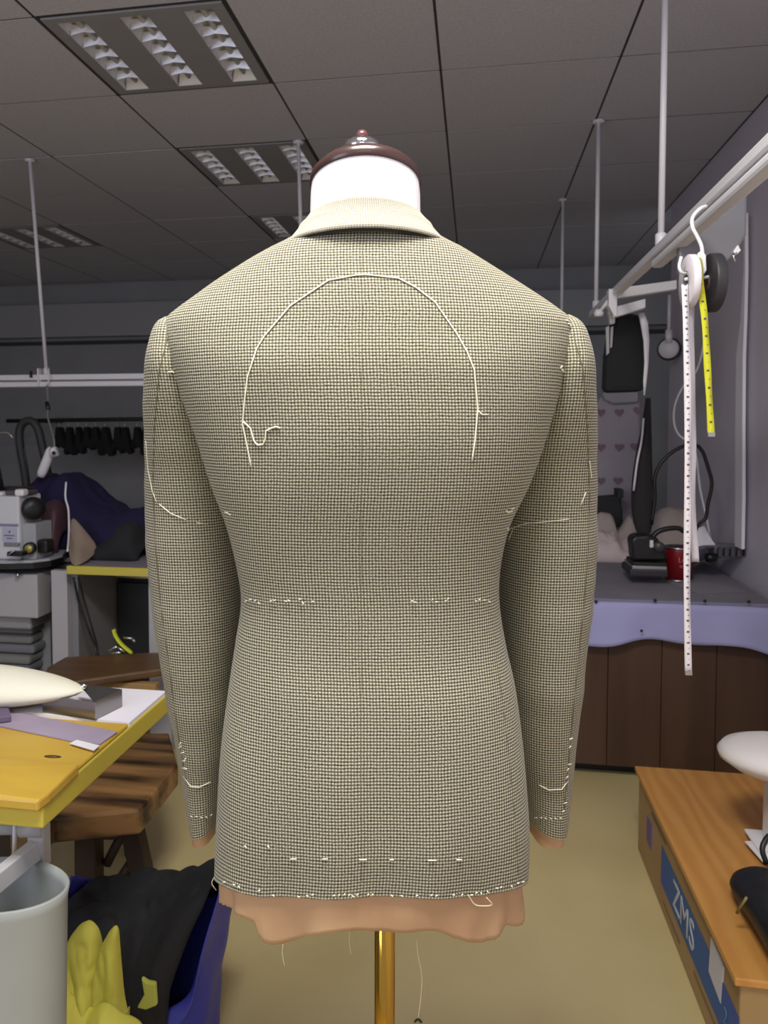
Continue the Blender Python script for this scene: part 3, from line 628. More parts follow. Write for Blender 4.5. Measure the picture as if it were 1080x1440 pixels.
MB().prism([P(x, y, Y=1.78) for x, y in [(62, 1168), (80, 1180), (160, 1182), (200, 1160), (196, 1150), (62, 1150)]], (0, .05, 0)).build('apron', m_slabd, bn, bevel=.004)
Z2 = .45
top = [P(x, y, Z=Z2) for x, y in [(60, 955), (100, 958), (240, 938), (240, 916), (92, 923), (66, 938)]]
b2 = bench('slab_bench', top, Z2, .03, [((-1.20, 2.52, 0), (-1.20, 2.52, Z2-.03), .03), ((-1.42, 2.50, 0), (-1.40, 2.50, Z2-.03), .03)], 'brown plank bench behind the white table corner', mat('slab2', (84, 60, 38), .45, c2=(112, 82, 52), scale=1.6, stretch=(1, 9, 9)))
B(Vector((-1.40, 2.42, Z2-.075)), Vector((-1.08, 2.45, Z2-.04))).build('apron', mat('pine', (168, 132, 82), .6), b2, bevel=.003)

# blue bag with black and yellow cloth
Yb = 1.36
def Q(x, y, Y=Yb): return P(x, y, Y=Y)
gx0, gx1 = Q(70, 1350).x, Q(302, 1300).x
t = thing('blue_bag', ((gx0+gx1)/2, Yb+.1, 0), 'blue fabric bag stuffed with black cloth on the floor', 'bag')
BH = .445
def bb(a, b):
    th = 2*PI*a; rx = (gx1-gx0)/2; cx_ = (gx0+gx1)/2-.02*(1-b); rx *= .86+.14*b; ry = .13*(.7+.3*b); cy_ = Yb+.08
    c_, s_ = math.cos(th), math.sin(th); e = .55
    x = cx_+rx*math.copysign(abs(c_)**e, c_); y = cy_+ry*math.copysign(abs(s_)**e, s_)
    z = (BH-(.10*(1-max(0, c_)**3)+.22*max(0, -s_)**.7+.10*max(0, s_)**.7)*max(0, b-.2)/.8)*b
    k = noise.noise(Vector((x*9, y*9, z*7)))*.012+.006*math.sin(z*60+x*20)*(b*(1-b))
    return Vector((x+k, y+k, z))
m_bb = mat('blue_bag', (58, 62, 158), .45, bump=.15, scale=12)
MB().grid(bb, 72, 24, closed=True).build('bag_wall', m_bb, t, thick=.004)
B((gx0+.12, Yb+.0, .002), (gx1-.22, Yb+.15, .01)).build('bag_bottom', m_bb, t)
m_blk = mat('black_cloth2', (24, 24, 27), .85, bump=.4, scale=14)
def prof(pts, Y): return [(P(x, y, Y=Y).x, P(x, y, Y=Y).z) for x, y in pts]
bc_ = heap(prof([(72, 1300), (95, 1272), (120, 1262), (160, 1264), (200, 1262), (235, 1258), (262, 1250), (288, 1239), (306, 1244), (318, 1262), (321, 1290), (310, 1312)], Yb+.06), .10, Yb-.10, Yb+.24, .03, 5, nu=80, nv=40, pw=.32, freq=8)
# the pile narrows with the bag below its rim
cxm = (gx0+gx1)/2
for v in bc_.v:
    d = max(0, .43-v.z); v.x -= min(.08, d*.34)*max(0, (v.x-cxm))/(gx1-cxm)
tag(bc_.build('black_cloth', m_blk, thick=.004), 'crumpled black cloth piled over the rim of blue bag', 'cloth')
m_yc = mat('yellow_cloth', (188, 180, 72), .8, bump=.25, scale=20)
yb = thing('yellow_cloth', Q(130, 1440, 1.22), 'crumpled yellow cloth hanging out beside the grey bin', 'cloth')
def crumple(pts, Y, z0, d, seed, name, nu=60, nv=34, fold=.012, parent=None, m=None):
    sp = spline([list(q) for q in prof(pts, Y)], nu)
    def f(a, b):
        X, zt = sp[min(nu-1, int(a*(nu-1)+.5))]; s_ = b
        ang = s_*PI/2*1.15; z = z0+(zt-z0)*math.sin(min(PI/2, ang)) if ang < PI/2 else zt-(ang-PI/2)*.02
        y = Y-d*math.cos(min(PI/2, ang))*(min(1, 6*a, 6*(1-a))**.5)
        k = fold*1.2*noise.noise(Vector((X*60+z*22, z*14, seed+2)))+fold*noise.noise(Vector((X*22, z*10, seed)))*1.6+fold*.6*abs(noise.noise(Vector((X*45, z*30, seed+4))))
        return Vector((X+k*.3, y-k*math.cos(ang*.8), z))
    return MB().grid(f, nu, nv).build(name, m or m_yc, parent, thick=.003)
crumple([(70, 1420), (88, 1370), (98, 1325), (112, 1302), (124, 1295), (134, 1300), (141, 1315), (146, 1345), (150, 1400), (153, 1450)], 1.245, .22, .05, 1, 'fold', parent=yb, fold=.013, nu=80, nv=60)
crumple([(128, 1450), (134, 1380), (142, 1338), (150, 1318), (158, 1305), (165, 1304), (169, 1330), (174, 1390), (182, 1440)], 1.236, .25, .03, 2, 'fold', nu=50, fold=.007, parent=yb, nv=50)
crumple([(60, 1440), (92, 1398), (110, 1404), (130, 1418), (150, 1410), (172, 1424), (196, 1436), (216, 1475)], 1.20, .20, .06, 3, 'fold', parent=yb, fold=.014, nu=90, nv=40)
tag(MB().prism([Q(x, y, 1.262) for x, y in [(198, 1376), (207, 1382), (218, 1384), (220, 1415), (205, 1421), (192, 1418), (202, 1400)]], (0, .010, 0)).build('yellow_scrap', mat('ysc', (178, 180, 80), .8), bevel=.003), 'small yellow green cloth scrap on the black cloth', 'cloth')
# ---- far left table group
t = thing('side_table', (-1.4, 3.0, 0), 'side table with yellow wooden edge and white panel legs', 'table')
TZ2 = .75
x0 = P(82, 800, Z=TZ2).x; B((x0, 2.74, TZ2-.03), (-.55, 3.55, TZ2)).build('table_top', mat('grey_lilac', (138, 128, 142), .5), t)
B((x0, 2.725, TZ2-.032), (-.55, 2.742, TZ2+.001)).build('yellow_edge', mat('yedge2', (196, 182, 74), .5), t, bevel=.003)
def panel_px(x0, x1, y0, y1, Y, d, nm, m, parent, bev=.002): return B(P(x0, y1, Y=Y), P(x1, y0, Y=Y)+Vector((0, d, 0))).build(nm, m, parent, bevel=bev)
m_pn = mat('panel_white', (176, 174, 178), .5)
lp = P(72, 805, Y=2.78); lq = P(94, 805, Y=2.78)
B((lp.x, 2.78, 0), (lq.x, 2.81, TZ2-.03)).build('leg', m_pn, t)
B((lq.x, 2.81, 0), (lq.x+.03, 3.5, TZ2-.03)).build('leg', mat('panel_grey', (128, 128, 132), .6), t)
a = P(122, 805, Y=3.1); B((lq.x+.03, 3.12, 0), (a.x+.06, 3.15, TZ2-.03)).build('back_panel', mat('panel_grey', (128, 128, 132), .6), t)
a = P(212, 805, Y=2.8); B((a.x-.01, 2.8, 0), (a.x+.08, 2.84, TZ2-.03)).build('leg', m_pn, t)
t = thing('black_cabinet', (P(170, 900, Y=3.2).x, 3.3, 0), 'black boxy cabinet standing under the side table', 'cabinet')
c0 = P(137, 805, Y=3.0).x; c1 = P(205, 805, Y=3.0).x
B((c0, 3.16, 0), (c1+.1, 3.5, TZ2-.06)).build('carcass', m_black, t, bevel=.004)
B((c0+.02, 3.14, 0.04), (c1-.03, 3.16, .60)).build('door', mat('door_dk', (42, 42, 44), .4), t, bevel=.003)
B((c0+.02, 3.125, .625), (c1-.03, 3.135, .635)).build('trim_strip', m_metal, t)
tag(MB().tube(smooth_path([P(103, 812, Y=2.76), P(112, 850, Y=2.78), P(122, 880, Y=2.78), P(135, 915, Y=2.78), P(137, 960, Y=2.7)], 20), .005, 8).build('black_cable', m_black), 'thicker left hand black cable slanting under the side table', 'cable', 'black cables under the side table')
tag(MB().tube(smooth_path([P(110, 812, Y=2.77), P(120, 850, Y=2.8), P(130, 885, Y=2.8), P(138, 915, Y=2.8), P(141, 960, Y=2.72)], 20), .004, 8).build('black_cable', m_black), 'thinner right hand black cable slanting under the side table', 'cable', 'black cables under the side table')
tag(MB().tube(smooth_path([P(160, 885, Y=2.66), P(162, 893, Y=2.66), P(170, 905, Y=2.66), P(186, 919, Y=2.66)], 14), [.011]*13+[.006], 10, flat=.5).build('yellow_strip', mat('neon', (205, 215, 40), .5)), 'bright yellow curved strip leaning on the brown bench', 'strip')
cl = thing('metal_clips', P(165, 915, Y=2.62), 'small heap of shiny metal clips on the brown bench', 'clips')
for k, (x, y, x2, y2) in enumerate([(153, 915, 164, 909), (164, 909, 175, 917), (156, 918, 170, 918), (174, 896, 186, 898), (186, 898, 190, 903)]):
    MB().tube([P(x, y, Y=2.64), P(x2, y2, Y=2.64)], .004, 6).build('clip', m_chrome, cl)

# sewing machine and its table
SZ = .765
st = thing('sewing_table', (-2.0, 2.9, 0), 'grey topped sewing machine table with rounded corner, left edge', 'table')
tp = [P(x, y, Z=SZ) for x, y in [(-60, 789), (10, 789), (45, 788), (70, 785), (88, 780), (92, 774)]]
tp += [Vector((tp[-1].x, 3.3, SZ)), Vector((-2.9, 3.3, SZ)), Vector((-2.9, tp[0].y, SZ))]
MB().prism([p-Vector((0, 0, .01)) for p in tp], (0, 0, .01)).build('table_top', mat('top_grey', (170, 170, 174), .4), st)
MB().prism([Vector((p.x*.998+.0, p.y+.004, SZ-.034)) for p in tp], (0, 0, .023)).build('black_edge', m_black, st)
y0 = tp[0].y
B((-2.9, y0+.10, .52), (P(52, 810, Y=y0+.1).x, y0+.4, .70)).build('motor_box', m_pn, st, bevel=.006)
B((-2.9, y0+.14, .46), (P(42, 820, Y=y0+.14).x, y0+.42, .55)).build('lower_box', mat('box_grey', (150, 150, 152), .5), st, bevel=.01)
xx = P(70, 830, Y=y0+.3).x; B((xx-.05, y0+.3, 0), (xx, y0+.35, .73)).build('leg', mat('box_grey', (150, 150, 152), .5), st)
MB().tube([P(25, 812, Y=y0+.08), P(25, 806, Y=y0+.08)], .008, 8).build('bolt', m_metal, st)
fs = thing('fabric_stack', (-2.2, y0+.3, .1), 'grey folded fabric stack below sewing machine table', 'fabric')
for k in range(8):
    z = .46-.042*(k+1); q = P(42+random.uniform(-3, 3), 860, Y=y0+.2).x
    B((-2.7, y0+.2+random.uniform(-.01, .01), z), (q, y0+.45, z+.038)).build('fold', mat('fold%d' % (k % 2), (120+8*(k % 2), 120+8*(k % 2), 126), .9), fs, bevel=.014)
# floor support of the stack
B((-2.75, y0+.2, 0), (P(46, 860, Y=y0+.2).x, y0+.46, .118)).build('crate', mat('crate_dk', (60, 58, 60), .7), fs, bevel=.005)
m_mach = mat('machine_white', (206, 206, 212), .35)
ym = y0+.06
sm = thing('sewing_machine', (P(20, 785, Y=ym).x, ym+.1, SZ), 'white sewing machine with black handwheel at left edge', 'sewing machine')
xa = P(27, 740, Y=ym).x; zt = P(20, 698, Y=ym).z
B((xa-.115, ym, SZ), (xa, ym+.16, zt)).build('column', m_mach, sm, bevel=.008)
B((xa-.46, ym+.01, zt-.10), (xa-.11, ym+.14, zt-.005)).build('arm', m_mach, sm, bevel=.015)
B((xa-.48, ym+.0, SZ), (xa-.11, ym+.17, SZ+.03)).build('bed', m_mach, sm, bevel=.005)
B((xa-.48, ym+.01, SZ+.06), (xa-.40, ym+.14, zt)).build('head', m_mach, sm, bevel=.012)
q = xa+.058; B((xa, ym+.02, SZ), (q, ym+.14, zt-.11)).build('motor_cover', mat('cover_grey', (160, 162, 168), .4), sm, bevel=.004)
hwz = P(42, 717, Y=ym).z
MB().lathe([(.02, -.02), (.040, -.02), (.047, -.008), (.047, .012), (.040, .026), (.015, .03)], (xa+.03, ym+.05, hwz), 32, axis=(.75, -.65, 0)).build('handwheel', m_black, sm)
c = P(42, 771, Y=ym)
MB().lathe([(.024, -.01), (.024, .01), (.018, .012), (.002, .012)], c, 24, axis=(.1, -1, 0)).build('knob', m_black, sm); kn = COL.objects[-1]
MB().lathe([(.0165, .0), (.0165, .014), (.002, .015)], c, 24, axis=(.1, -1, 0)).build('knob_face', mat('brass_y', (176, 168, 90), .35, .4), kn)
B(P(44, 778, Y=ym+.03), P(66, 760, Y=ym+.03)+Vector((0, .06, 0))).build('knob_housing', m_black, sm, bevel=.01)
lb0, lb1 = P(3, 762, Y=ym-.001), P(24, 742, Y=ym-.001)
B(lb0, lb1+Vector((0, .001, 0))).build('label_sticker', mat('sticker', (176, 176, 200), .4), sm); sk_ = COL.objects[-1]
cc = (lb0+lb1)/2; 
B((cc.x-.022, ym-.0035, cc.z-.004), (cc.x+.022, ym-.002, cc.z-.001)).build('printed_line', m_ink, sk_)
B((cc.x-.012, ym-.0035, cc.z-.016), (cc.x+.012, ym-.002, cc.z-.013)).build('printed_line', m_ink, sk_)
MB().lathe([(.001, 0), (.004, 0), (.001, .001)], (cc.x, ym-.002, cc.z+.012), 12, axis=(0, -1, 0)).build('emblem', m_ink, sk_)
B(P(-3, 740, Y=ym-.003), P(25, 737, Y=ym-.003)+Vector((0, .003, 0))).build('groove', mat('groove', (130, 130, 160), .4), sm)
B(P(5, 768, Y=ym-.008), P(26, 763.5, Y=ym-.008)+Vector((0, .01, 0))).build('lever', mat('lever', (150, 150, 156), .3, .5), sm, bevel=.001)
p = P(2, 697, Y=ym+.03)
B((xa-.18, ym+.02, zt), (xa-.085, ym+.08, zt+.014)).build('top_guide', m_white, sm, bevel=.003)
B((xa-.09, ym+.04, zt+.0), (xa+.01, ym+.12, zt+.018)).build('top_cover', mat('tc', (84, 80, 84), .4), sm, bevel=.004)
B((xa-.02, ym+.0, zt-.0), (xa+.02, ym+.04, zt+.028)).build('tension_clip', m_white, sm, bevel=.008, ) 
t = thing('thread_stand', P(0, 695, Y=ym+.13), 'black thread cone on wire stand behind the sewing machine', 'thread stand')
MB().lathe([(.034, 0), (.03, .05), (.018, .12), (.006, .13)], P(-6, 695, Y=ym+.12), 20).build('cone', m_black, t)
MB().tube(smooth_path([P(-8, 695, Y=ym+.15), P(-8, 615, Y=ym+.15), P(0, 609, Y=ym+.15), P(12, 609, Y=ym+.15), P(18, 616, Y=ym+.15)], 24), .003, 8).build('wire_arm', m_chrome, t)
B(P(-6, 697, Y=ym+.15), P(36, 686, Y=ym+.15)+Vector((0, .08, 0))).build('tray', mat('tray', (58, 40, 44), .5), t, bevel=.004)
tag(B(P(31, 783, Y=ym-.06)*1, P(9, 776, Y=ym-.06)+Vector((0, .04, 0))).build('small_scissors', m_black, bevel=.004), 'small black snips lying before the sewing machine', 'scissors')
o = COL.objects[-1]
MB().tube([P(10, 782, Y=ym-.07), P(20, 774, Y=ym-.07)], .003, 6).build('blade', m_metal, o)
# hanging lamp / white tube
t = thing('hanging_lamp', P(68, 650, Y=3.1), 'white tubular lamp hanging on a cord from left rail', 'lamp')
a = P(73, 630, Y=3.1); b_ = P(57, 670, Y=3.1)
MB().tube(smooth_path([a, a.lerp(b_, .3), a.lerp(b_, .7), b_], 10), [.016, .021, .021, .021, .021, .021, .021, .021, .020, .016], 18).build('body', m_white, t)
MB().tube([P(73, 637, Y=3.08), P(80, 634, Y=3.08)], .022, 16).build('head', m_white, t)
MB().lathe([(.009, 0), (.009, .003), (.001, .004)], P(76, 637, Y=3.055), 12, axis=(0, -1, 0)).build('switch', m_black, t)
MB().tube(smooth_path([P(66, 543, Y=3.36), P(68, 570, Y=3.30), P(67, 585, Y=3.25), P(72, 603, Y=3.18), P(76, 618, Y=3.12), P(76, 628, Y=3.1)], 30), .0045, 8).build('cord', mat('cord_grey', (130, 128, 128), .6), t)
MB().tube([P(66, 566, Y=3.30), P(68, 576, Y=3.28)], .010, 8).build('cord_clip', m_black, t)
# black hose arch
yq = 3.22
tag(MB().tube(smooth_path([P(42, 760, Y=yq), P(39, 700, Y=yq), P(34, 660, Y=yq), P(28, 625, Y=yq), P(29, 600, Y=yq), P(41, 591, Y=yq), P(52, 600, Y=yq), P(60, 630, Y=yq), P(66, 660, Y=yq), P(72, 700, Y=yq), P(76, 760, Y=yq)], 60), .019, 12).build('black_hose', mat('hose', (40, 42, 42), .6)), 'thick black hose arched up behind the sewing machine', 'hose')
tag(MB().tube(smooth_path([P(33, 625, Y=yq), P(37, 650, Y=yq), P(42, 688, Y=yq), P(44, 760, Y=yq)], 16), .004, 8).build('thin_cable', m_black), 'thin dark cable hanging inside the hose arch', 'cable')
# purple garment pile and neighbours on side table
m_pur = mat('purple_cloth', (30, 25, 68), .9, c2=(25, 20, 56), scale=6, bump=.25)
def px_heap(pts, Y): return [(P(x, y, Y=Y).x, P(x, y, Y=Y).z) for x, y in pts]
tag(heap(px_heap([(44, 720), (52, 690), (66, 668), (82, 676), (98, 666), (115, 674), (130, 690), (146, 708), (165, 718), (190, 716), (215, 714), (250, 722)], 3.25), TZ2+.02, 3.0, 3.5, .03, 21, nu=90, nv=30, pw=.5, freq=7).build('purple_garment', m_pur, thick=.004), 'heaped dark purple garment on the side table', 'garment')
m_beige = mat('beige_cloth', (150, 132, 116), .85, bump=.2, scale=14)
b = MB(); sp = [P(x, y, Y=yy) for x, y, yy in [(99, 722, 2.98), (112, 735, 2.95), (128, 755, 2.94), (140, 770, 2.93), (132, 783, 2.86), (112, 797, 2.715), (98, 797, 2.715), (96, 770, 2.9), (96, 745, 2.95)]]
cn = P(112, 765, Y=2.86)
b.add(sp+[cn], [(i, (i+1) % 9, 9) for i in range(9)], True)
tag(b.build('beige_cloth', m_beige, thick=.006, sub=2), 'beige cloth slipping over the side table yellow edge', 'cloth')
tag(heap(px_heap([(58, 735), (66, 712), (80, 705), (92, 712), (98, 745)], 3.02), TZ2+.016, 2.9, 3.1, .015, 31, freq=14).build('plastic_bag', mat('maroon_bag', (80, 52, 62), .5), thick=.002), 'maroon wrapped bundle behind the sewing machine knob', 'bag')
tag(MB().tube(smooth_path([P(93, 678, Y=2.97), P(92, 700, Y=2.95), P(96, 715, Y=2.94), P(97, 745, Y=2.93), P(95, 775, Y=2.80)], 20), .004, 8).build('white_hose', m_rail), 'thin pale cord hanging down in front of purple garment', 'cord')
tag(heap(px_heap([(138, 768), (150, 762), (162, 750), (172, 738), (190, 740), (198, 760), (204, 772)], 2.95), TZ2+.001, 2.86, 3.05, .012, 41, freq=14).build('black_pouch', m_cloth_black, thick=.003), 'black pouch on the side table below purple garment', 'pouch')
tag(heap(px_heap([(180, 745), (196, 734), (210, 732), (232, 735), (245, 760)], 3.06), TZ2+.002, 3.06, 3.2, .012, 51, freq=12).build('white_cloth', mat('wc', (196, 194, 208), .8), thick=.003), 'white cloth corner beside the left sleeve', 'cloth')

# hanger rail on back wall with black hangers
YH = 5.4
hr = thing('garment_rail', P(60, 590, Y=YH), 'dark rail across the back wall holding black hangers', 'rail')
MB().tube([P(10, 592, Y=YH), P(300, 588, Y=YH)], .016, 10).build('bar', mat('bar_dark', (40, 40, 42), .5), hr)
for x in (12, 240): MB().tube([P(x, 592, Y=YH), P(x, 592, Y=YH)*1+Vector((0, YB-.03-YH, 0))], .014, 8).build('wall_arm', mat('bar_dark', (40, 40, 42), .5), hr)
specs = [(80, 30, 0), (94, 26, 1), (107, 22, 0), (119, 28, 1), (131, 30, 0), (145, 34, 1), (163, 34, 0), (173, 26, 1), (190, 34, 0), (202, 30, 1)]
hl = ['leftmost', 'second', 'third', 'fourth', 'fifth', 'sixth', 'seventh', 'eighth', 'ninth', 'tenth']
for (x, wpx, k), nm in zip(specs, hl):
    c = P(x, 604, Y=YH-.03); t = thing('coat_hanger', c, 'black shaped coat hanger, %s from the left on back rail' % nm, 'hanger', 'black hangers on the back rail')
    hw = wpx/2*YH/1060*random.uniform(.6, .85); hh = random.uniform(.13, .19); pts = [c+Vector((-hw*.3, 0, .02)), c+Vector((hw*.3, 0, .02)), c+Vector((hw*.55, .01, -hh*.45)), c+Vector((hw, .02, -hh)), c+Vector((hw*.5, .02, -hh*1.12)), c+Vector((0, .01, -hh*.9)), c+Vector((-hw*.6, .02, -hh*1.1)), c+Vector((-hw, .02, -hh*.95)), c+Vector((-hw*.5, .01, -hh*.4))]
    MB().prism(pts, (0, .08, 0)).build('shoulder', m_cloth_black, t, bevel=.012)
    top = Vector((c.x, YH, P(x, 590, Y=YH).z))
    MB().tube(smooth_path([c+Vector((0, .03, .02)), top+Vector((.0, 0, -.03)), top+Vector((.024, 0, 0)), top+Vector((0, 0, .024)), top+Vector((-.024, 0, 0))], 16), .004, 6).build('hook', m_metal, t)

# ================================================================ TAILOR'S DUMMY AND JACKET
D0 = .95
UC = PV(508, 600, D0)[0]
base = W(UC+.02, D0+.03, 0)
dm = thing('tailors_dummy', base, 'white necked tailors dummy on gold pole wearing the jacket', 'dummy')
m_wc = weave('jacket_weave', (218, 211, 184), (42, 38, 25), .0037)
m_neck = mat('dummy_neck', (252, 248, 250), .6)
m_capm = mat('cap_wood', (66, 46, 44), .25)
def ring(cu, cv, z, ru, rvb, rvf, n, ex=2.0, tilt=0):
    out = []
    for k in range(n):
        th = 2*PI*k/n; s_, c_ = math.sin(th), math.cos(th)     # k=0 at the back (towards camera)
        u = cu+ru*math.copysign(abs(s_)**(2/ex), s_); dv = math.copysign(abs(c_)**(2/ex), c_)
        v = cv-dv*(rvb if c_ > 0 else rvf)
        out.append((u, v, z+tilt*dv))
    return out
def ringW(*a, **k): return [W(*q) for q in ring(*a, **k)]
def loft(rings, closed=True, caps=(False, False)):
    n = len(rings[0]); vs = [p for r in rings for p in r]; fs = []
    for j in range(len(rings)-1):
        for i in range(n if closed else n-1):
            k = (i+1) % n; fs.append((j*n+i, (j+1)*n+i, (j+1)*n+k, j*n+k))
    b = MB(); b.add(vs, fs, True)
    if caps[0]: b.add(rings[0], [tuple(range(n))], False)
    if caps[1]: b.add(rings[-1], [tuple(range(n))[::-1]], False)
    return b
NU = PV(513.5, 280, D0)[0]; NV = D0-.005
zn_top = PV(513, 219, NV-.06)[1]
zt0 = zn_top-.018
b = loft([ringW(NU, NV, zt0-.11, .070, .066, .066, 64), ringW(NU, NV, zt0-.05, .0685, .064, .064, 64, tilt=.006), ringW(NU, NV, zt0-.012, .0675, .062, .062, 64, tilt=.014), ringW(NU, NV, zt0-.0, .0665, .062, .062, 64, tilt=.018)], caps=(True, True))
b.build('neck', m_neck, dm)
b = loft([ringW(NU, NV, zt0+.000, .0675, .0635, .0635, 64, tilt=.018), ringW(NU, NV, zt0+.0025, .0685, .0645, .0645, 64, tilt=.018), ringW(NU, NV, zt0+.010, .068, .064, .064, 64, tilt=.018), ringW(NU, NV, zt0+.018, .060, .056, .056, 64, tilt=.016), ringW(NU, NV, zt0+.026, .035, .033, .033, 64, tilt=.008), ringW(NU, NV, zt0+.029, .012, .012, .012, 64)], caps=(True, True))
b.build('neck_cap', m_capm, dm)
kc = W(NU-.004, NV, zt0+.030)
MB().lathe([(.012, 0), (.013, .004), (.020, .008), (.024, .016), (.022, .024), (.012, .030), (.001, .031)], kc, 28).build('cap_knob', m_chrome, dm)
MB().lathe([(.007, .030), (.008, .034), (.005, .039), (.001, .040)], kc, 20).build('knob_tip', mat('tip_red', (96, 58, 58), .3), dm)
# pole
m_gold = mat('gold_pole', (196, 150, 60), .14, 1)
pu = PV(541, 1370, D0+.02)[0]
MB().tube([W(pu, D0+.02, .04), W(pu, D0+.02, .80)], .0135, 24).build('pole', m_gold, dm)
MB().lathe([(.16, 0), (.165, .008), (.16, .018), (.06, .03), (.03, .05), (.018, .055)], W(pu, D0+.02, .0), 40).build('base', m_gold, dm)
# torso core (the dummy's body inside the jacket)
TT = [  # py at side, xl, xr, back depth, front depth
    (316, 434, 594, .062, .060), (326, 424, 606, .064, .062), (340, 403, 627, .068, .064), (352, 378, 652, .073, .068),
    (366, 352, 676, .078, .072), (382, 326, 702, .084, .076), (400, 298, 731, .090, .080), (420, 270, 762, .097, .084),
    (436, 248, 785, .101, .088), (447, 235, 799, .104, .090), (458, 229, 806, .106, .092), (475, 228, 805, .109, .095),
    (500, 233, 800, .113, .10), (540, 248, 788, .117, .105), (580, 264, 776, .119, .11), (625, 280, 762, .118, .115),
    (680, 297, 742, .112, .115), (735, 318, 716, .103, .11), (790, 332, 703, .095, .108), (840, 339, 701, .091, .105),
    (900, 331, 710, .093, .108), (960, 322, 723, .102, .112), (1050, 311, 734, .112, .115), (1150, 305, 741, .117, .117),
    (1205, 303, 741, .116, .117), (1238, 302, 739, .115, .117)]
HS = .958   # silhouette correction
NT, NR = 96, 130
rows = spline([list(r) for r in TT], NR)
rings = []; info = []
NCOL = 160
for r in rows:
    py, xl, xr, bd, fd = r
    ul, z = PV(xl, py, D0); ur, _ = PV(xr, py, D0)
    cu = (ul+ur)/2; hw = (ur-ul)/2*.992
    tl = max(0, min(1, (py-1000)/238.)); ts = max(0, min(1, (py-440)/120.))
    ex = 2.05+.45*ts; zz = []
    rg_ = []
    for k in range(NCOL):
        th = 2*PI*k/NCOL; s_, c_ = math.sin(th), math.cos(th)
        uu = math.copysign(abs(s_)**(2/ex), s_); dv = math.copysign(abs(c_)**(2/ex), c_)
        u = cu+hw*uu; v = D0-dv*(bd if c_ > 0 else fd)
        z_ = z
        if c_ > 0:      # hem runs level across the back and rises to the side seams
            au = abs(uu); pyh = 1236+27*max(0, min(1, (1-au)/.36))**.8
            z_ += tl*tl*(PV(500, pyh, v)[1]-PV(500, 1238, D0)[1])
        nz = .0016*noise.noise(Vector((u*10, z_*9, 3)))+.0010*noise.noise(Vector((u*22, z_*10, 7)))
        wv = tl*.0028*math.sin(uu*11+1.0)*(c_ > 0)
        grv = .0009*math.exp(-((u-UC-.001)/.0022)**2)*(c_ > 0)
        dart = 0.0
        v += nz+wv+grv
        # shoulder-blade fullness
        if c_ > 0: v -= .004*math.exp(-((uu-.45)**2+(py-520)**2/9000.)/.12)+.004*math.exp(-((uu+.45)**2+(py-520)**2/9000.)/.12)
        rg_.append(Vector((u, v, z_)))
    rings.append(rg_)
def uvmesh(rings, name, m, parent, u0=0, v0=0, closed=True):
    n = len(rings[0]); me = bpy.data.meshes.new(name); off = Vector(parent['_w'])
    half = n//2
    # arc length either way from column 0
    U = []; V = [0]
    for j, r in enumerate(rings):
        a = [0]*(n+1)
        for k in range(1, half+1): a[k] = a[k-1]+(r[k]-r[k-1]).length
        acc = 0; neg = [0]*(n+1)
        for k in range(n-1, half-1, -1): acc -= (r[k]-r[(k+1) % n]).length; neg[k] = acc
        U.append((a, neg))
        if j: V.append(V[-1]+(r[0]-rings[j-1][0]).length)
    vs = [W(*p)-off for r in rings for p in r]; fs = []; uvs = []
    for j in range(len(rings)-1):
        for i in range(n):
            k = (i+1) % n; fs.append((j*n+i, (j+1)*n+i, (j+1)*n+k, j*n+k))
            def uu(jj, ii):
                if i < half: return U[jj][0][ii]
                return 0 if ii == 0 else U[jj][1][ii]
            uvs += [(uu(j, i)+u0, v0-V[j]), (uu(j+1, i)+u0, v0-V[j+1]), (uu(j+1, k)+u0, v0-V[j+1]), (uu(j, k)+u0, v0-V[j])]
    me.from_pydata(vs, [], fs); me.polygons.foreach_set('use_smooth', [True]*len(fs))
    l = me.uv_layers.new(name='UVMap')
    for q, c in zip(l.data, uvs): q.uv = c
    me.materials.append(m); o = bpy.data.objects.new(name, me); COL.objects.link(o); o.parent = parent; o['_w'] = parent['_w']
    return o, [W(*p) for r in rings for p in r], fs
jk = thing('suit_jacket', W(UC, D0, .70), 'half basted houndstooth suit jacket in olive beige worn by the dummy', 'jacket')
torso, tv, tf = uvmesh(rings, 'jacket_body', m_wc, jk)
# dummy torso inside, slightly smaller
core = loft([[W(UC+(p.x-UC)*.93, D0+(p.y-D0)*.90, p.z-.006) for p in r[::4]] for r in rings[6:-12:4]], caps=(True, True))
core.build('torso_form', mat('dummy_linen', (205, 198, 186), .9), dm)
core = loft([ringW(UC+.02, D0+.02, .93-.08*i/3, .12-.035*i, .08-.02*i, .08-.02*i, 32) for i in range(4)], caps=(False, True)); 
# collar
zc = PV(508, 320, D0-.083)[1]
zct = PV(510, 276, D0-.07)[1]
def collar(a, b):
    th = (a-.5)*2*math.radians(118); s_, c_ = math.sin(th), math.cos(th)
    ru = .1015+(.0725-.1015)*b; rv = .083+(.069-.083)*b
    z = zc+(zct-zc)*b**.85
    cu = UC+.006+(NU-UC-.006)*b
    z += (-.003*(1-c_) if b > .5 else -.005*abs(s_)**2)
    if b > .5: z -= .012*(1-c_)*(b-.5)*2
    rr = 1-.10*b*(1-b)*2
    return (cu+ru*rr*s_, D0-.002-rv*rr*c_, z)
b = MB(); nu, nv = 72, 12
vs = []; 
for j in range(nv):
    for i in range(nu): vs.append(W(*collar(i/(nu-1), j/(nv-1))))
fs = [(j*nu+i, j*nu+i+1, (j+1)*nu+i+1, (j+1)*nu+i) for j in range(nv-1) for i in range(nu-1)]
b.add(vs, fs, True)
m_wcol = weave('collar_weave', (210, 207, 194), (134, 128, 112), .0026)
co_ = b.build('collar', m_wcol, jk, thick=.0025)
l = co_.data.uv_layers.new(name='UVMap')
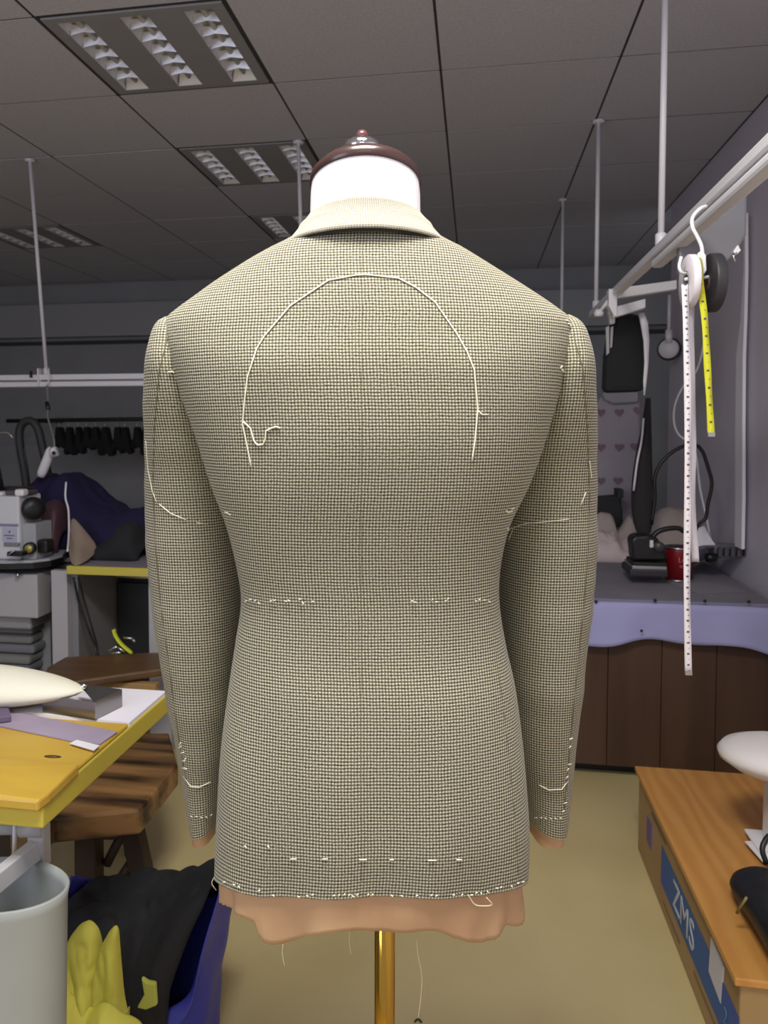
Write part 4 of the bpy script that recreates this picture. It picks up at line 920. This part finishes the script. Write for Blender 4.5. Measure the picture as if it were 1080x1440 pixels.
for lp_ in co_.data.loops:
    i, j = lp_.vertex_index % nu, lp_.vertex_index//nu; l.data[lp_.index].uv = (i/(nu-1)*.33, j/(nv-1)*.05)
under = MB(); under.grid(lambda a, b_: W(*(Vector(collar(.02+.96*a, 0))*(1)+Vector((0, .004, -.004*b_+.001)))), 72, 3).build('collar_shadow_edge', mat('collar_shade', (40, 38, 30), .9), jk, thick=.002)  # dark strip standing in for the shadow under the collar edge
# sleeves
SL = [  # py, x outer, x inner, v centre, half depth
    (446, 232, 246, .952, .010), (453, 224, 254, .953, .028), (464, 218, 262, .955, .042), (482, 213, 268, .958, .052), (508, 209, 274, .963, .062),
    (550, 207, 290, .972, .070), (600, 206, 308, .985, .074), (660, 207, 325, 1.0, .076), (720, 208, 336, 1.01, .076), (800, 212, 342, 1.015, .075), (880, 220, 340, 1.015, .072),
    (960, 234, 333, 1.02, .068), (1040, 250, 326, 1.03, .063), (1100, 261, 320, 1.04, .058), (1150, 270, 314, 1.05, .054)]
SR = [
    (444, 788, 801, .952, .010), (451, 780, 809, .953, .028), (462, 774, 817, .955, .042), (480, 768, 823, .958, .052), (506, 762, 828, .963, .062),
    (550, 750, 831, .972, .070), (600, 732, 833, .985, .074), (660, 714, 834, 1.0, .076), (720, 704, 835, 1.01, .076), (800, 700, 833, 1.015, .075), (880, 702, 826, 1.015, .072),
    (960, 708, 815, 1.02, .068), (1040, 718, 806, 1.03, .063), (1100, 728, 800, 1.04, .058), (1150, 735, 793, 1.05, .054)]
def sleeve(tab, sgn):
    out = []
    for r in spline([list(q) for q in tab], 110):
        py, xl, xr, vc, hd = r; vc += .018*max(0, min(1, (py-520)/150.))*max(0, min(1, (1250-py)/150.)); ul, z = PV(xl, py, vc); ur, _ = PV(xr, py, vc); cu, hw = (ul+ur)/2, (ur-ul)/2
        rg_ = []
        n = 72
        for k in range(n):
            th = 2*PI*k/n; s_, c_ = math.sin(th), math.cos(th)
            u = cu+hw*math.copysign(abs(s_)**.92, s_); v = vc-hd*math.copysign(abs(c_)**.92, c_)
            w_ = .0022*noise.noise(Vector((u*14+sgn, z*8, v*10)))+.0016*noise.noise(Vector((u*5+sgn*3, z*30, 4)))*(1 if 560 < py < 1000 else .4)
            tilt = .02*max(0, (py-1080)/70.)*(-sgn*s_)*.5
            rg_.append(Vector((u+w_*s_, v-w_*c_, z+tilt)))
        out.append(rg_)
    return out
sl_l = sleeve(SL, -1); sl_r = sleeve(SR, 1)
left, lv, lf = uvmesh(sl_l, 'sleeve', m_wc, jk, .03, .001); right, rv_, rf_ = uvmesh(sl_r, 'sleeve', m_wc, jk, .07, .002)
m_lin = mat('lining_rose', (186, 150, 114), .6, c2=(174, 136, 102), scale=10, bump=.1)
def cuff(rings_, seed, name='sleeve_lining'):
    last = rings_[-1]; c = sum(last, Vector())/len(last); rs = []
    for j, dz in enumerate((.03, .0, -.008, -.018)):
        rs.append([W(*(c+(p-c)*(.93-.02*j)+Vector((0, 0, dz+(.006*noise.noise(p*30+Vector((seed, 0, j)))*(j > 1)))))) for p in last])
    loft(rs, caps=(False, True)).build(name, m_lin, jk)
cuff(sl_l, 1); cuff(sl_r, 5)
# hanging lining under the hem
last = rings[-1]
low = spline([[-1.0, 1262], [-.92, 1276], [-.80, 1285], [-.68, 1296], [-.62, 1318], [-.55, 1328], [-.42, 1326], [-.25, 1314], [-.02, 1308], [.10, 1312], [.30, 1312], [.45, 1321], [.60, 1326], [.72, 1320], [.84, 1304], [.93, 1298], [1.0, 1262]], 101)
def lining(a, b):
    th = (a-.5)*2*math.radians(93); i = a*2-1; s_ = math.sin(th)
    k = (th/(2*PI)*NCOL) % NCOL; k0 = int(k); fr = k-k0; p = last[k0 % NCOL].lerp(last[(k0+1) % NCOL], fr)
    c = Vector((UC, D0, p.z)); q = c+(p-c)*.965
    yy = low[max(0, min(100, int((s_*.5+.5)*100+.5)))][1]
    zb = PV(500, yy, q.y)[1]
    z = p.z+.02+(zb-p.z-.02)*b
    f = b*(.012*math.sin(a*30)+.009*math.sin(a*57+2)+.008*noise.noise(Vector((a*30, b*2, 0)))+.012*math.exp(-((a-.50)/.008)**2))
    q = c+(p-c)*(.955+f*1.6)
    return W(q.x, q.y, z)
ln = MB().grid(lining, 180, 14).build('lining', m_lin, jk, thick=.0012)
# threads on the cloth surface
bvh = BVHTree.FromPolygons(tv+lv+rv_, tf+[tuple(i+len(tv) for i in f) for f in lf]+[tuple(i+len(tv)+len(lv) for i in f) for f in rf_])
CAM = Vector((0, 0, H))
def hit(px, py, off=.0012):
    a, b_, c, _, _ = ray(px, py); d = Vector((a, b_, c)).normalized()
    h, nrm, _, _ = bvh.ray_cast(CAM, d)
    if h is None: return None
    return h-d*off
m_thr = mat('basting_thread', (236, 230, 206), .8)
def thread(pts, name='basting_thread', r=.0007, step=6, off=.0012, m=None):
    res = []
    for (x0, y0), (x1, y1) in zip(pts, pts[1:]):
        n = max(1, int(math.hypot(x1-x0, y1-y0)/step))
        for i in range(n):
            h = hit(x0+(x1-x0)*i/n, y0+(y1-y0)*i/n, off)
            if h: res.append(h)
    h = hit(*pts[-1], off)
    if h: res.append(h)
    if len(res) > 1: return MB().tube(res, r, 6).build(name, m or m_thr, jk)
thread([(353, 656), (349, 635), (341, 596), (344, 562), (348, 530), (361, 490), (372, 472), (408, 430), (462, 394), (500, 387), (514, 386), (560, 391), (585, 404), (612, 425), (643, 470), (657, 495), (667, 520), (672, 575), (668, 620), (664, 648)], r=.0009)
thread([(342, 593), (352, 602), (357, 620), (362, 626), (370, 625), (373, 618), (374, 606), (382, 602), (388, 600), (394, 602)], r=.0009)
thread([(672, 577), (678, 583), (686, 583)])
thread([(224, 709), (240, 722), (262, 731)]); thread([(277, 735), (292, 737)], r=.0005)
thread([(715, 760), (722, 742), (740, 736), (775, 733), (800, 730)], r=.0005)
thread([(817, 710), (824, 692)]); thread([(829, 648), (832, 672)])
thread([(205, 620), (208, 660), (214, 690), (220, 706)], r=.0006)
thread([(258, 1092), (268, 1106), (280, 1107), (296, 1100)]); thread([(758, 1104), (772, 1111), (790, 1110), (799, 1098)])
thread([(672, 1272), (700, 1275)], r=.0005) if False else None
# raised end of the loop thread and stitch rows
def ticks(lst, name, ln=3.2, r=.0007):
    b = MB(); 
    for x, y in lst:
        an = random.uniform(-1.0, 1.0); p = hit(x, y, .001); q = hit(x+ln*math.cos(an), y+ln*math.sin(an), .0035)
        if p and q: b.tube([p, q], r, 5)
    if b.v: tag(b.build(name, m_thr, jk), kind='stuff')
tk = []
for x in (344, 350, 357, 363, 379, 384, 400, 405, 420, 425, 438, 578, 582, 607, 612, 625, 629, 668, 673, 680, 687): tk.append((x, 845+random.uniform(-2, 2)))
ticks(tk, 'waist_tacks')
hm = []
for i, x in enumerate(range(306, 738, 7)):
    y = 1240+22*min(1, (x-302)/85.) if x < 387 else 1262 if x < 660 else 1262-20*(x-660)/78.
    if random.random() < .5: hm.append((x+random.uniform(-2, 2), y-2.5+random.uniform(-1, 1)))
ticks(hm, 'hem_tacks', 3.2, .0008)
for x in (344, 376): thread([(x, 1189), (x+3, 1193)])
for x0, x1, y in ((408, 417, 1208), (453, 461, 1208), (505, 516, 1209), (548, 554, 1209), (602, 614, 1210), (642, 650, 1209)): thread([(x0, y), (x1, y)])
sd = [(252+i*2.2, 1048+i*11) for i in range(4)]+[(251, 1052), (256, 1080), (259, 1070)]+[(801, 1040), (800, 1052), (799, 1075), (797, 1084), (796, 1095), (793, 1130), (790, 1142)]+[(247, 430), (237, 523), (241, 522), (316, 720), (320, 722), (712, 718), (716, 720), (719, 716), (713, 742), (716, 745), (796, 450), (799, 455), (788, 518), (790, 520)]
ticks(sd, 'seam_tacks', 4.5, .0009)
ticks([(268+i*7, 1149-abs(i-2)) for i in range(5)]+[(752+i*7, 1150) for i in range(6)], 'cuff_tacks')
m_seam = mat('seam_line', (104, 98, 76), .9)  # dark olive tone of the seam lines
# elbow seams as thin stitched cords
thread([(237, 470), (224, 520), (217, 600), (215, 680), (218, 760), (226, 850), (237, 930), (250, 1030), (262, 1100)], 'sleeve_seam', .0006, 10, .0004, m_seam)
thread([(806, 470), (820, 520), (826, 600), (829, 700), (827, 780), (820, 860), (813, 930), (805, 1010), (799, 1080), (793, 1140)], 'sleeve_seam', .0007, 10, .0004, m_seam)
thread([(697, 915), (703, 960), (712, 1030), (718, 1090), (725, 1160), (729, 1230)], 'side_seam', .00035, 10, .0001, m_seam)
thread([(509, 345), (509, 500), (508, 700), (508, 900), (508, 1100), (509, 1240)], 'centre_seam', .0003, 10, .00005, m_seam)
# sleeve vent notch and loose threads below the hem
def loose(pts, v, name='loose_thread', r=.0004):
    MB().tube(smooth_path([W(*((lambda uz: (uz[0], v, uz[1]))(PV(x, y, v)))) for x, y in pts], 20), r, 5).build(name, mat('loose', (205, 190, 160), .8), jk)
loose([(586, 1322), (588, 1345), (593, 1370), (592, 1400), (588, 1432)], .85)
loose([(658, 1258), (668, 1272), (682, 1274), (692, 1272), (684, 1262)], .835, r=.0007)
loose([(492, 1308), (491, 1325), (494, 1342)], .85); loose([(398, 1328), (397, 1340), (400, 1358)], .85)
loose([(720, 1280), (722, 1292), (719, 1305)], .9); loose([(302, 1232), (298, 1242), (304, 1252)], .93, r=.0006)
lab = thing('floor_speck', P(588, 1436, Z=.0), 'small dark thread scrap lying on floor beneath the jacket', 'scrap')
MB().tube(smooth_path([P(583, 1437, Z=.002), P(588, 1433, Z=.004), P(593, 1438, Z=.002)], 8), .002, 6).build('scrap', m_black, lab)
for o in bpy.data.objects:
    if '_w' in o.keys(): del o['_w']
